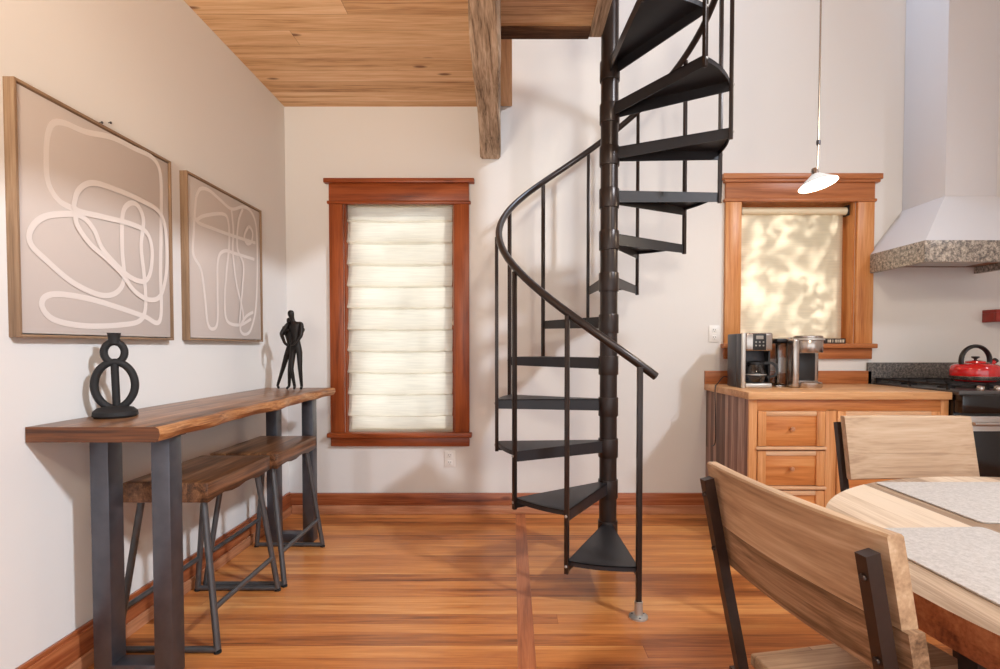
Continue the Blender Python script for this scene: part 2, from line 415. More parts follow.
# hewn beam, slightly irregular
bm = new_bm()
n = 40
rb = random.Random(3)
rings = []
for i in range(n+1):
    y = 0.4 + (YB-0.012-0.4)*i/n
    q = (y-1.2)/2.5; xr = -0.030 - 0.058*q + 0.003*math.sin(i*0.55); xl = -0.150 - 0.072*q + 0.004*math.sin(i*0.4+1)
    zb = 2.475 + 0.006*math.sin(i*0.7)
    j = lambda: rb.uniform(-0.002, 0.002)
    rings.append([bm.verts.new(v) for v in ((xl+0.012+j(), y, zb+j()), (xr-0.012+j(), y, zb+j()), (xr+j(), y, zb+0.012), (xr+j(), y, ZC+0.02), (xl+j(), y, ZC+0.02), (xl+j(), y, zb+0.012))])
for A, B in zip(rings, rings[1:]):
    for k in range(6): bm.faces.new((A[k], A[(k+1) % 6], B[(k+1) % 6], B[k]))
bm.faces.new(rings[0][::-1]); bm.faces.new(rings[-1])
struct('ceiling_beam', bm, M['barn_y'], label='hewn grey-brown ceiling beam')

# baseboards: two-step profile
def base_profile_x(bm, x0, x1):
    box(bm, x0, x1, YB-0.022, YB, 0.0, 0.145, 0.003)
bm = new_bm(); base_profile_x(bm, XL, 1.36)
struct('baseboard_back', bm, M['base_x'])
bm = new_bm(); box(bm, XL, XL+0.022, -3.0, YB, 0.0, 0.135, 0.003); box(bm, XL, XL+0.014, -3.0, YB, 0.13, 0.15, 0.004)
struct('baseboard_left', bm, M['base_y'])
M['sheen_x'] = wood('painted_sheen_back', [(150, 94, 62), (190, 130, 94), (214, 160, 124)], 'X', 'Z', rough=0.3, grain=0.9)  # paler tone is floor reflection on the baseboard foot, put into colour
M['sheen_y'] = wood('painted_sheen_left', [(150, 94, 62), (190, 130, 94), (214, 160, 124)], 'Y', 'Z', rough=0.3, grain=0.9)
struct('sheen_strip_back', box(new_bm(), XL+0.034, 1.36, YB-0.034, YB-0.0225, 0.0, 0.062, 0.004), M['sheen_x'], label='pale strip of painted floor sheen along the foot of the back wall')  # added strip carrying the floor's reflection on the baseboard as paler wood
struct('sheen_strip_left', box(new_bm(), XL+0.0225, XL+0.034, -3.0, YB-0.0225, 0.0, 0.055, 0.004), M['sheen_y'], label='pale strip of painted floor sheen along the foot of the left wall')  # same added reflection strip, left wall

# windows: casing, jambs, sash and glass are the window's parts
def window(name, op, mx, mz, head_z, cap_z, capx, headx, sidew, sill, apron_z, red):
    x0, x1, z0, z1 = op
    w = bpy.data.objects.new(name, None); COL.objects.link(w); w['kind'] = 'structure'
    yf = YB-0.028
    bm = new_bm(); box(bm, capx[0], capx[1], YB-0.05, YB, cap_z[0], cap_z[1], 0.004)
    if not red:   # sloping crown under the cap
        box(bm, capx[0]+0.012, capx[1]-0.012, YB-0.04, YB, cap_z[0]-0.02, cap_z[0]+0.002, 0.004)
    obj('head_cap', bm, mx, w)
    obj('head_board', box(new_bm(), headx[0], headx[1], yf, YB, head_z, cap_z[0], 0.003), mx, w)
    obj('bead', box(new_bm(), headx[0]-0.012, headx[1]+0.012, YB-0.036, YB, head_z-0.022, head_z, 0.006), mx, w)
    for a, b_ in ((headx[0], x0), (x1, headx[1])):
        obj('side_casing', box(new_bm(), a, b_, yf, YB, sill[1], head_z-0.022, 0.003), mz, w)
    obj('sill', box(new_bm(), headx[0]-0.018, headx[1]+0.018, YB-0.06, YB+0.02, sill[0], sill[1], 0.006), mx, w)
    obj('apron', box(new_bm(), headx[0], headx[1], yf, YB, apron_z, sill[0], 0.004), mx, w)
    bm = new_bm()   # jamb lining
    t = 0.012
    box(bm, x0, x0+t, YB+0.002, YB+0.16, z0, z1); box(bm, x1-t, x1, YB+0.002, YB+0.16, z0, z1)
    box(bm, x0+t, x1-t, YB+0.002, YB+0.16, z1-t, z1); box(bm, x0+t, x1-t, YB+0.02, YB+0.16, z0, z0+t)
    obj_split('jamb', bm, mz, w)
    bm = new_bm(); ys0, ys1 = YB+0.115, YB+0.15; zm = (z0+z1)/2; f = 0.04
    for za, zb in ((z0+t, z1-t),):
        box(bm, x0+t, x0+t+f, ys0, ys1, za, zb); box(bm, x1-t-f, x1-t, ys0, ys1, za, zb)
        box(bm, x0+t+f, x1-t-f, ys0, ys1, za, za+f); box(bm, x0+t+f, x1-t-f, ys0, ys1, zb-f, zb)
    s = obj('sash', bm, mx, w)
    obj('pane', box(new_bm(), x0+t+f, x1-t-f, ys0+0.015, ys0+0.019, z0+t+f, z1-t-f), M['glass'], w)
    return w
window('window_1', LW, M['casing_x'], M['casing_z'], 2.185, (2.305, 2.335), (-1.305, -0.268), (-1.275, -0.305), 0, (0.543, 0.575), 0.478, True)
window('window_2', RW, M['gold_x'], M['gold_z'], 2.20, (2.33, 2.368), (1.447, 2.545), (1.473, 2.503), 0, (1.165, 1.197), 1.09, False)

# roman shade: soft folds
rs = thing('roman_shade', 'pale woven roman shade with stacked soft folds in the red-framed left window', 'window shade', (0, 0, 0))
bm = new_bm()
x0, x1 = LW[0]+0.014, LW[1]-0.024
ztop, zbot = 2.19, 0.585
NX = 24
rows = []
z = ztop
prof = []
folds = 10
ph = 0.1525
prof.append((0.0, ztop)); prof.append((0.002, ztop-0.11)); prof.append((-0.018, ztop-0.128))
zz = ztop-0.128
for k in range(folds):
    for j, (d, t_) in enumerate(((0.004, 0.06), (0.002, 0.3), (-0.004, 0.6), (-0.018, 0.85), (-0.034, 0.985))):
        prof.append((d, zz-ph*t_))
    zz -= ph
    if zz < zbot+0.09: break
prof.append((-0.004, zz-0.004)); prof.append((-0.008, zbot))
rsn = random.Random(11)
for d, z in prof:
    row = []
    for i in range(NX+1):
        u = i/NX
        sag = 0.007*math.sin(u*PI)*(1 if z < ztop-0.12 else 0)
        row.append(bm.verts.new((x0+(x1-x0)*u, YB+0.045 + d + 0.002*math.sin(u*9+z*30), z - sag*0.8 + rsn.uniform(-0.0012, 0.0012))))
    rows.append(row)
for A, B in zip(rows, rows[1:]):
    for i in range(NX): bm.faces.new((A[i], A[i+1], B[i+1], B[i]))
obj('shade_cloth', bm, M['shade_left'], rs, angle=50)
obj('headrail', box(new_bm(), x0, x1, YB+0.05, YB+0.08, ztop-0.035, ztop+0.0, 0.003), M['whitefabric'], rs)
obj('bottom_bar', box(new_bm(), x0+0.005, x1-0.005, YB+0.045, YB+0.055, zbot-0.006, zbot+0.012, 0.003), M['whitefabric'], rs)
bm = new_bm(); tube(bm, [(x1+0.008, YB+0.03, ztop-0.02), (x1+0.008, YB+0.03, 1.36)], 0.0018, 6)
lathe(bm, [(0, 1.325), (0.007, 1.33), (0.008, 1.345), (0.003, 1.36), (0, 1.362)], 10, (x1+0.008, YB+0.03, 0))
obj('pull_cord', bm, M['whitefabric'], rs)

# roller shade
rr = thing('roller_shade', 'beige roller shade with a cloth-covered tube in the golden-framed kitchen window', 'window shade')
x0, x1 = RW[0]+0.02, RW[1]-0.02
bm = new_bm(); tube(bm, [(x0+0.01, YB+0.062, 2.135), (x1-0.01, YB+0.062, 2.135)], 0.027, 20)
obj('roller_tube', bm, M['whitefabric'], rr)
for xx in (x0, x1-0.008):
    obj('bracket', box(new_bm(), xx, xx+0.008, YB+0.03, YB+0.1, 2.10, 2.175, 0.002), M['dark'], rr)
bm = new_bm()
for i in range(25):
    u = i/24
    for k in range(13):
        v = k/12
        bm.verts.new((x0+0.012+(x1-x0-0.024)*u, YB+0.088+0.0015*math.sin(u*7+v*3), 2.14-0.925*v))
bm.verts.ensure_lookup_table()
for i in range(24):
    for k in range(12): bm.faces.new((bm.verts[i*13+k], bm.verts[(i+1)*13+k], bm.verts[(i+1)*13+k+1], bm.verts[i*13+k+1]))
obj('shade_cloth', bm, M['shade_right'], rr)
obj('hem_bar', box(new_bm(), x0+0.012, x1-0.012, YB+0.082, YB+0.094, 1.206, 1.226, 0.003), M['whitefabric'], rr)

# outlets
def outlet(label, x, z):
    t = thing('wall_outlet', label, 'outlet', (x, YB, z))
    obj('faceplate', box(new_bm(), -0.038, 0.038, -0.006, 0, -0.058, 0.058, 0.003), M['white_plastic'], t)
    for dz in (-0.026, 0.026):
        bm = new_bm(); box(bm, -0.017, 0.017, -0.009, -0.004, dz-0.017, dz+0.017, 0.004)
        s = obj('socket', bm, M['white_plastic'], t)
        bm = new_bm()
        for dx in (-0.007, 0.007): box(bm, dx-0.0013, dx+0.0013, -0.0098, -0.0085, dz-0.001, dz+0.009)
        box(bm, -0.002, 0.002, -0.0098, -0.0085, dz-0.011, dz-0.007)
        obj('slot', bm, M['dark'], s)
outlet('white outlet plate beside the golden-framed kitchen window', 1.41, 1.265)
outlet('white outlet plate low under the red-framed left window', -0.445, 0.385)

# ------------------------------------------------------------------ left wall: pictures
def catmull(P, n=14, closed=True):
    P = [Vector(p) for p in P]; out = []
    N = len(P)
    rng = range(N) if closed else range(N-1)
    for i in rng:
        g = (lambda k: P[k % N]) if closed else (lambda k: P[max(0, min(N-1, k))])
        p0, p1, p2, p3 = g(i-1), g(i), g(i+1), g(i+2)
        for j in range(n):
            t = j/n
            out.append(0.5*((2*p1)+(-p0+p2)*t+(2*p0-5*p1+4*p2-p3)*t*t+(-p0+3*p1-3*p2+p3)*t**3))
    if not closed: out.append(P[-1])
    return out

def picture(label, y0, y1, z0, z1, strokes):
    t = thing('framed_painting', label, 'painting', (XL, (y0+y1)/2, z0))
    W = (y1-y0)/2; H = z1-z0; d = 0.036; f = 0.009
    fr = bpy.data.objects.new('frame', None)
    bm = new_bm()
    box(bm, 0, d, -W, -W+f, 0, H, 0.001); box(bm, 0, d, W-f, W, 0, H, 0.001)
    obj_split('frame_side', bm, M['oak'], t)
    bm = new_bm()
    box(bm, 0, d, -W+f, W-f, 0, f, 0.001); box(bm, 0, d, -W+f, W-f, H-f, H, 0.001)
    obj_split('frame_rail', bm, M['oak_y'], t)
    bpy.data.objects.remove(fr)
    obj('canvas', box(new_bm(), 0.004, d-0.008, -W+f+0.004, W-f-0.004, f+0.004, H-f-0.004, 0.001), M['canvas'], t)
    bm = new_bm()
    for si, st in enumerate(strokes):
        pts = catmull([(0, -W+f+(2*W-2*f)*u, H*(1-v)) for u, v in st[1:]], 12, st[0])
        n = len(pts); w = 0.0105 if len(strokes) == 1 else 0.009; V = []; xx = d-0.0077+0.0005*si
        for i in range(n):
            a = pts[i-1] if (i > 0 or st[0]) else pts[0]; b_ = pts[(i+1) % n] if (i < n-1 or st[0]) else pts[-1]
            tt = (b_-a).normalized(); nn = Vector((0, -tt.z, tt.y))
            xi = xx + (0.004 if len(strokes) == 1 else 0.0008)*i/n
            V.append((bm.verts.new((xi, *(pts[i]+nn*w).yz)), bm.verts.new((xi, *(pts[i]-nn*w).yz))))
        m = n-1
        for i in range(m):
            A = V[i]; B = V[(i+1) % n]
            bm.faces.new((A[0], A[1], B[1], B[0]))
    o = obj('brushwork', bm, M['paintline'], t, smooth=False)
    return t
big = [
 [True, (0.305, 0.436), (0.211, 0.419), (0.154, 0.357), (0.147, 0.252), (0.159, 0.156), (0.19, 0.101), (0.252, 0.078), (0.372, 0.07), (0.543, 0.034), (0.708, 0.03), (0.861, 0.03), (0.924, 0.099), (0.925, 0.301), (0.91, 0.608), (0.898, 0.89), (0.758, 0.877), (0.573, 0.847), (0.373, 0.82), (0.2, 0.815), (0.121, 0.835), (0.11, 0.881), (0.177, 0.927), (0.347, 0.944), (0.57, 0.931), (0.727, 0.902), (0.775, 0.821), (0.767, 0.666), (0.747, 0.515), (0.769, 0.376), (0.717, 0.311), (0.648, 0.328), (0.607, 0.393), (0.6, 0.559), (0.61, 0.686), (0.581, 0.753), (0.508, 0.791), (0.409, 0.793), (0.264, 0.753), (0.135, 0.683), (0.06, 0.632), (0.055, 0.577), (0.111, 0.514), (0.21, 0.475), (0.327, 0.456), (0.406, 0.498), (0.457, 0.574), (0.552, 0.639), (0.66, 0.689), (0.763, 0.696), (0.818, 0.64), (0.834, 0.519), (0.792, 0.439), (0.668, 0.42), (0.456, 0.43), (0.305, 0.436), (0.296, 0.39), (0.33, 0.332), (0.412, 0.287), (0.562, 0.277), (0.76, 0.282), (0.902, 0.306), (0.957, 0.396), (0.961, 0.601), (0.906, 0.751), (0.807, 0.789), (0.687, 0.756), (0.591, 0.679), (0.488, 0.622), (0.38, 0.57), (0.304, 0.502), (0.298, 0.454)],
]
small = [
 [False, (0.101, 0.128), (0.151, 0.066), (0.253, 0.046), (0.396, 0.071), (0.551, 0.094), (0.721, 0.039), (0.848, 0.044), (0.926, 0.117), (0.946, 0.273), (0.939, 0.53), (0.903, 0.767), (0.813, 0.918), (0.708, 0.948), (0.653, 0.903), (0.743, 0.822), (0.864, 0.78)],
 [False, (0.101, 0.128), (0.085, 0.217), (0.069, 0.34), (0.059, 0.478), (0.143, 0.561), (0.182, 0.706), (0.211, 0.882), (0.269, 0.925), (0.335, 0.877), (0.342, 0.654), (0.355, 0.468), (0.443, 0.398), (0.604, 0.391), (0.894, 0.387)],
 [False, (0.1, 0.269), (0.196, 0.219), (0.431, 0.156), (0.5, 0.197), (0.507, 0.349), (0.462, 0.547), (0.433, 0.74), (0.469, 0.867), (0.653, 0.883), (0.825, 0.834)],
 [False, (0.087, 0.259), (0.128, 0.28), (0.281, 0.28), (0.505, 0.277), (0.912, 0.262)],
 [False, (0.543, 0.096), (0.567, 0.241), (0.555, 0.38), (0.598, 0.589), (0.683, 0.761), (0.698, 0.841)],
 [False, (0.712, 0.056), (0.64, 0.168), (0.622, 0.349), (0.709, 0.455), (0.676, 0.681), (0.636, 0.873)],
 [True, (0.798, 0.165), (0.862, 0.193), (0.841, 0.266), (0.767, 0.292), (0.728, 0.246)],
]
picture('large square abstract line painting, nearer of two, behind the ring candle holder', 1.667, 2.425, 1.203, 2.012, big)
picture('square abstract line painting, farther of two, nearer the room corner', 2.54, 3.29, 1.205, 2.012, small)
for k, (yy, zz) in enumerate(((2.055, 2.032), (2.10, 2.05))):
    bm = new_bm(); lathe(bm, [(0, 0), (0.0018, 0), (0.0018, 0.008), (0.005, 0.0085), (0.005, 0.011), (0, 0.0115)], 10, (0, 0, 0), Matrix.Translation((XL, yy, zz)) @ Matrix.Rotation(PI/2, 4, 'Y'))
    tag(obj('wall_nail', bm, M['steel']), ('small dark nail touching the top edge of the large painting' if k == 0 else 'small nail in the wall just right of another above the large painting'), 'nail')

# ------------------------------------------------------------------ bar table along left wall
TZ = 0.912
bt = thing('bar_table', 'narrow live-edge wooden bar table on gunmetal frames along the left wall', 'table', (-1.37, 2.57, 0))
ox, oy = -1.37, 2.57
bm = new_bm()
ne = 60; rl = random.Random(5)
def edge_x(t, top): # live front edge
    return -1.155 + 0.010*math.sin(t*14) + 0.007*math.sin(t*37+1) + (0.0 if top else 0.006*math.sin(t*23+2)) 
top = []; bot = []; mid = []
y0, y1 = 1.712, 3.40
XBK = XL+0.004
rows = []
for i in range(ne+1):
    t = i/ne; y = y0+(y1-y0)*t
    xt = edge_x(t, True); xb = edge_x(t, False)
    rows.append([bm.verts.new((x-ox, y-oy, z)) for x, z in ((XBK, TZ-0.05), (XBK, TZ), (xt-0.012, TZ), (xt, TZ-0.006), (xt+0.004+0.004*math.sin(t*60), TZ-0.025), (xb-0.008, TZ-0.044), (xb-0.02, TZ-0.05))])
for A, B in zip(rows, rows[1:]):
    for k in range(7):
        f = bm.faces.new((A[k], A[(k+1) % 7], B[(k+1) % 7], B[k]))
        f.material_index = 1 if k in (2, 3, 4, 5) else 0
f = bm.faces.new(rows[0][::-1]); f.material_index = 2; bm.faces.new(rows[-1])
M['slab_end'] = wood('slab_end', [(60, 32, 18), (112, 66, 36), (150, 96, 58)], 'X', 'Z', rough=0.35, grain=1.2, streak=0.5, coat=0.15)
obj('tabletop', bm, [M['slab'], M['slab_edge'], M['slab_end']], bt, angle=28)
for fy in (1.838, 3.155):
    bm = new_bm()
    xa, xb, w, d = -1.477, -1.198, 0.065, 0.07
    box(bm, xa-ox, xa+w-ox, fy-oy, fy+d-oy, 0.0, TZ-0.056, 0.003); box(bm, xb-w-ox, xb-ox, fy-oy, fy+d-oy, 0.0, TZ-0.056, 0.003)
    box(bm, xa+w-ox-0.004, xb-w-ox+0.004, fy-oy+0.001, fy+d-oy-0.001, 0.001, 0.05, 0.003)
    fr = obj('leg_frame', bm, M['steel'], bt)
    bm = new_bm(); box(bm, xa-ox-0.01, xb-ox+0.01, fy-oy-0.01, fy+d-oy+0.01, TZ-0.056, TZ-0.05, 0.001)
    obj('mounting_plate', bm, M['steel'], fr)

# stools: root at floor centre
def make_stool(label):
    t = thing('bar_stool', label, 'stool', (0, 0, 0), 0, 'bar stools under the live-edge table')
    SZ = 0.655; hw, hd = 0.165, 0.258
    bm = new_bm(); box(bm, -hw, hw, -hd, hd, SZ-0.072, SZ, 0.006)
    bmesh.ops.subdivide_edges(bm, edges=[e for e in bm.edges if e.calc_length() > 0.15], cuts=8, use_grid_fill=True)
    for v in bm.verts:
        if v.co.z < SZ-0.03: v.co.z += 0.006*math.sin(v.co.y*30)
    obj('seat', bm, M['stoolwood'], t)
    R = 0.0125
    P = {}
    for sy in (-1, 1):
        for sx in (-1, 1):
            tp = (sx*(hw-0.045), sy*(hd-0.045), SZ-0.07); bt_ = (sx*(hw+0.028), sy*(hd+0.002), 0.0135)
            P[sx, sy] = (Vector(tp), Vector(bt_))
            bm = new_bm(); tube(bm, [tp, bt_], R, 12); lg = obj('leg', bm, M['tubesteel'], t)
            bm = new_bm(); lathe(bm, [(0, 0), (0.014, 0), (0.014, 0.008), (0, 0.0085)], 12, (bt_[0], bt_[1], 0)); obj('foot_pad', bm, M['rubber'], lg)
        bm = new_bm(); tube(bm, [P[-1, sy][1], P[1, sy][1]], R-0.0005, 12); obj('floor_bar', bm, M['tubesteel'], t)
    at = lambda sx, sy, z: P[sx, sy][0].lerp(P[sx, sy][1], (P[sx, sy][0].z-z)/(P[sx, sy][0].z-P[sx, sy][1].z))
    for sx in (-1, 1):
        bm = new_bm(); tube(bm, [at(sx, -1, 0.165), at(sx, 1, 0.165)], R-0.0015, 12); obj('stretcher', bm, M['tubesteel'], t)
    return t
st = make_stool('wooden-topped metal bar stool nearer the front end of the live-edge table')
st.location = (-1.325, 2.262, 0)
st2 = copy_tree(st); st2.location = (-1.312, 2.825, 0)
st2['label'] = 'wooden-topped metal bar stool at the far end of the live-edge table, near the room corner'

# ring candle holder
ch = thing('candle_holder', 'black stacked-ring candle holder on the near end of the bar table', 'candle holder', (-1.478, 1.965, TZ), math.radians(31))
bm = new_bm(); lathe(bm, [(0, 0), (0.064, 0), (0.071, 0.008), (0.069, 0.022), (0.057, 0.034), (0.03, 0.042), (0, 0.044)], 32)
obj('base', bm, M['ceramic'], ch)
bm = new_bm()
pts = [(0.061*math.sin(a)*(1.0 if math.cos(a) > 0 else 1.0-0.12*(-math.cos(a))**2), 0, 0.118+0.086*math.cos(a)) for a in [2*PI*k/40 for k in range(40)]]
tube(bm, pts, 0.0135, 14, closed=True); obj('large_ring', bm, M['ceramic'], ch)
bm = new_bm(); tube(bm, [(0.004, 0, 0.035), (0.002, 0, 0.12), (0, 0, 0.198)], 0.0125, 14); obj('centre_bar', bm, M['ceramic'], ch)
bm = new_bm(); pts = [(0.031*math.sin(a), 0, 0.240+0.038*math.cos(a)) for a in [2*PI*k/32 for k in range(32)]]
tube(bm, pts, 0.0125, 14, closed=True); obj('small_ring', bm, M['ceramic'], ch)
bm = new_bm(); lathe(bm, [(0, 0.272), (0.019, 0.272), (0.018, 0.29), (0.021, 0.309), (0.022, 0.312), (0.013, 0.312), (0.013, 0.295), (0, 0.295)], 20); obj('candle_cup', bm, M['ceramic'], ch)

# embracing couple: two skinned figures
def skin(name, joints, bones, mat, parent, lv=2):
    me = bpy.data.meshes.new(name)
    idx = {k: i for i, k in enumerate(joints)}
    me.from_pydata([j[0] for j in joints.values()], [(idx[a], idx[b]) for a, b in bones], [])
    o = bpy.data.objects.new(name, me); COL.objects.link(o)
    md = o.modifiers.new('s', 'SKIN'); md.use_smooth_shade = True
    for k, i in idx.items():
        r = joints[k][1]; r = r if isinstance(r, tuple) else (r*1.12, r*1.12)
        me.skin_vertices[0].data[i].radius = r
        me.skin_vertices[0].data[i].use_root = (k == 'pelvis')
    sd = o.modifiers.new('d', 'SUBSURF'); sd.levels = lv; sd.render_levels = lv
    dg = bpy.context.evaluated_depsgraph_get()
    m2 = bpy.data.meshes.new_from_object(o.evaluated_get(dg))
    bpy.data.objects.remove(o)
    m2.polygons.foreach_set('use_smooth', [True]*len(m2.polygons))
    m2.materials.clear(); m2.materials.append(mat)
    r = bpy.data.objects.new(name, m2); COL.objects.link(r); r.parent = parent
    return r
cp = thing('couple_figurine', 'dark bronze figurine of an embracing couple on the far end of the bar table', 'figurine', (-1.352, 3.25, TZ))
cp.scale = (1.08, 1.08, 1.04)
manj = {
 'pelvis': ((0.022, -0.005, 0.255), (0.022, 0.016)), 'waist': ((0.022, -0.005, 0.295), 0.019), 'chest': ((0.020, -0.006, 0.362), (0.034, 0.022)), 'neckb': ((0.012, -0.010, 0.397), 0.014), 'neck': ((0.008, -0.014, 0.412), 0.0105),
 'headb': ((0.004, -0.018, 0.428), (0.015, 0.016)), 'head': ((0.001, -0.02, 0.449), (0.0195, 0.021)), 'headt': ((0.001, -0.018, 0.468), (0.012, 0.013)),
 'shr': ((0.056, -0.006, 0.392), 0.0145), 'elr': ((0.062, -0.028, 0.318), 0.0105), 'wrr': ((0.030, -0.046, 0.262), 0.0075), 'har': ((0.012, -0.05, 0.255), 0.008),
 'shl': ((-0.018, -0.002, 0.392), 0.0145), 'ell': ((-0.054, -0.022, 0.330), 0.0105), 'wrl': ((-0.022, -0.048, 0.272), 0.0075), 'hal': ((-0.002, -0.05, 0.258), 0.008),
 'hipr': ((0.040, -0.004, 0.235), 0.017), 'knr': ((0.046, -0.010, 0.125), 0.0115), 'anr': ((0.050, 0.0, 0.018), 0.0075), 'tor': ((0.060, -0.034, 0.007), 0.0065),
 'hipl': ((0.006, -0.004, 0.235), 0.017), 'knl': ((-0.002, -0.014, 0.125), 0.0115), 'anl': ((0.012, -0.004, 0.018), 0.0075), 'tol': ((0.022, -0.036, 0.007), 0.0065)}
manb = [('pelvis', 'waist'), ('waist', 'chest'), ('chest', 'neckb'), ('neckb', 'neck'), ('neck', 'headb'), ('headb', 'head'), ('head', 'headt'), ('chest', 'shr'), ('shr', 'elr'), ('elr', 'wrr'), ('wrr', 'har'),
 ('chest', 'shl'), ('shl', 'ell'), ('ell', 'wrl'), ('wrl', 'hal'), ('pelvis', 'hipr'), ('hipr', 'knr'), ('knr', 'anr'), ('anr', 'tor'), ('pelvis', 'hipl'), ('hipl', 'knl'), ('knl', 'anl'), ('anl', 'tol')]
skin('tall_figure', manj, manb, M['bronze'], cp)
womj = {
 'pelvis': ((-0.022, 0.022, 0.238), (0.022, 0.018)), 'waist': ((-0.022, 0.022, 0.275), 0.015), 'chest': ((-0.026, 0.018, 0.340), (0.027, 0.02)), 'neckb': ((-0.020, 0.014, 0.368), 0.012), 'neck': ((-0.019, 0.01, 0.382), 0.009),
 'headb': ((-0.019, 0.006, 0.393), (0.014, 0.015)), 'head': ((-0.018, 0.004, 0.410), (0.016, 0.018)), 'headt': ((-0.016, 0.006, 0.425), (0.011, 0.013)),
 'shr': ((0.006, 0.024, 0.350), 0.012), 'elr': ((0.040, 0.032, 0.335), 0.009), 'wrr': ((0.062, 0.010, 0.355), 0.007), 'har': ((0.060, -0.016, 0.362), 0.007),
 'shl': ((-0.054, 0.012, 0.362), 0.013), 'ell': ((-0.054, -0.008, 0.322), 0.0095), 'wrl': ((-0.024, -0.026, 0.342), 0.007), 'hal': ((-0.006, -0.028, 0.352), 0.007),
 'hipr': ((-0.010, 0.020, 0.218), 0.016), 'knr': ((-0.022, 0.012, 0.115), 0.0108), 'anr': ((-0.028, 0.016, 0.018), 0.007), 'tor': ((-0.030, -0.014, 0.007), 0.0062),
 'hipl': ((-0.036, 0.022, 0.218), 0.016), 'knl': ((-0.068, 0.024, 0.115), 0.0105), 'anl': ((-0.100, 0.030, 0.022), 0.007), 'tol': ((-0.082, 0.004, 0.007), 0.0062)}
skin('small_figure', womj, manb, M['bronze'], cp)

# ------------------------------------------------------------------ spiral staircase
SX, SY, H1, RT, RB = 0.517, 2.87, 0.2238, 0.598, 0.593
TH0 = math.radians(-2.6); DT = math.radians(30)
ss = thing('spiral_staircase', 'black metal spiral staircase winding up to the loft', 'staircase', (SX, SY, 0))
def pol(th, r, z=0.0): return Vector((-r*math.sin(th), -r*math.cos(th), z))
bm = new_bm(); lathe(bm, [(0, 0), (0.047, 0), (0.047, 4.2), (0, 4.2)], 24)
obj('pole', bm, M['stair'], ss)
bm = new_bm(); lathe(bm, [(0, 0), (0.11, 0), (0.11, 0.008), (0.06, 0.01), (0.055, 0.05), (0, 0.05)], 28)
obj('base_plate', bm, M['stair'], ss)
# tread built from angle 0 to DT; top at z=0
def tread_bm():
    bm = new_bm()
    n = 10; r0 = 0.048; t = 0.005
    a0, a1 = 0.0, DT
    out = [pol(a0 + (a1-a0)*k/n, RT) for k in range(n+1)]
    # inner edge is narrow: both long edges start on the collar
    ia, ib = Vector(pol(-0.25, r0)), Vector(pol(DT+0.25, r0))
    outline = [(ib.x, ib.y), (ia.x, ia.y)] + [(p.x, p.y) for p in out]
    prism(bm, outline, -t, 0.0)
    def plate(p, q, depth0, depth1):
        d = (q-p).normalized(); nn = Vector((-d.y, d.x, 0))*t
        mid = Vector((sum(o[0] for o in outline)/len(outline), sum(o[1] for o in outline)/len(outline), 0))
        if nn.dot(mid-p) < 0: nn = -nn
        v = [bm.verts.new(x) for x in (p, q, q+nn, p+nn)]
        w = [bm.verts.new(x+Vector((0, 0, -dd))) for x, dd in ((p, depth0), (q, depth1), (q+nn, depth1), (p+nn, depth0))]
        bm.faces.new(v); bm.faces.new(w[::-1])
        for i in range(4): bm.faces.new((v[i], w[i], w[(i+1) % 4], v[(i+1) % 4]))
    plate(ia, out[0], 0.062, 0.05); plate(ib, out[-1], 0.062, 0.05)
    for k in range(n): plate(out[k], out[k+1], 0.022, 0.022)
    return bm
tr = obj('tread', tread_bm(), M['tread'], ss, angle=25)
bm = new_bm(); lathe(bm, [(0.0475, -0.092), (0.0525, -0.092), (0.0535, -0.089), (0.0535, 0.006), (0.0525, 0.009), (0.0475, 0.009)], 24)
colr = obj('collar', bm, M['stair'], tr)
NT = 12
for k in range(1, NT+1):
    t = tr if k == 1 else copy_tree(tr, ss)
    t.location = (0, 0, k*H1-0.004); t.rotation_euler = (0, 0, -(TH0 + DT*(k-1)))
zr = lambda th: 1.098 + (th-TH0)/DT*H1
# handrail
pts = []
th = TH0-math.radians(7)
while th < TH0 + DT*13.2:
    pts.append(pol(th, RB, zr(th))); th += math.radians(5)
bm = new_bm(); tube(bm, pts, 0.0185, 14); hr = obj('handrail', bm, M['stair'], ss)
# balusters, each through the corners of two treads
BW = 0.019
for k in range(1, NT+1):
    th = TH0 + DT*k
    z0 = k*H1-0.06; z1 = zr(th)-0.012
    bm = new_bm(); box(bm, -BW/2, BW/2, -BW/2, BW/2, 0, z1-z0, 0.002)
    b = obj('baluster', bm, M['stair'], ss); p = pol(th, RB+0.012); b.location = (p.x, p.y, z0); b.rotation_euler = (0, 0, -th)
    for zz in ([0.035, 0.035+H1] if k < NT else [0.035]):
        bm = new_bm(); lathe(bm, [(0, 0), (0.007, 0), (0.006, 0.004), (0, 0.006)], 10, (0, 0, 0), Matrix.Translation((0, -BW/2, zz)) @ Matrix.Rotation(PI/2, 4, 'X'))
        obj('bolt', bm, M['zinc'], b)
bm = new_bm(); box(bm, -0.0115, 0.0115, -0.0115, 0.0115, 0.07, zr(TH0)-0.012, 0.002)
p = pol(TH0, RB+0.008); b = obj('newel_post', bm, M['stair'], ss); b.location = (p.x, p.y, 0); b.rotation_euler = (0, 0, -TH0)
bm = new_bm(); box(bm, -0.014, 0.014, -0.013, 0.013, 0.2, 0.13, 0.002)
bm2 = new_bm(); lathe(bm2, [(0, 0), (0.041, 0), (0.041, 0.007), (0.036, 0.009), (0.018, 0.011), (0.018, 0.07), (0.014, 0.072), (0, 0.072)], 24)
fl = obj('floor_flange', bm2, M['zinc'], ss, loc=(p.x, p.y, 0))
bm.free()
for a in range(3):
    bm = new_bm(); lathe(bm, [(0, 0.0085), (0.0055, 0.0085), (0.0045, 0.0115), (0, 0.012)], 8, (0.029*math.cos(a*2.09+0.5), 0.029*math.sin(a*2.09+0.5), 0)); obj('screw', bm, M['steel'], fl)

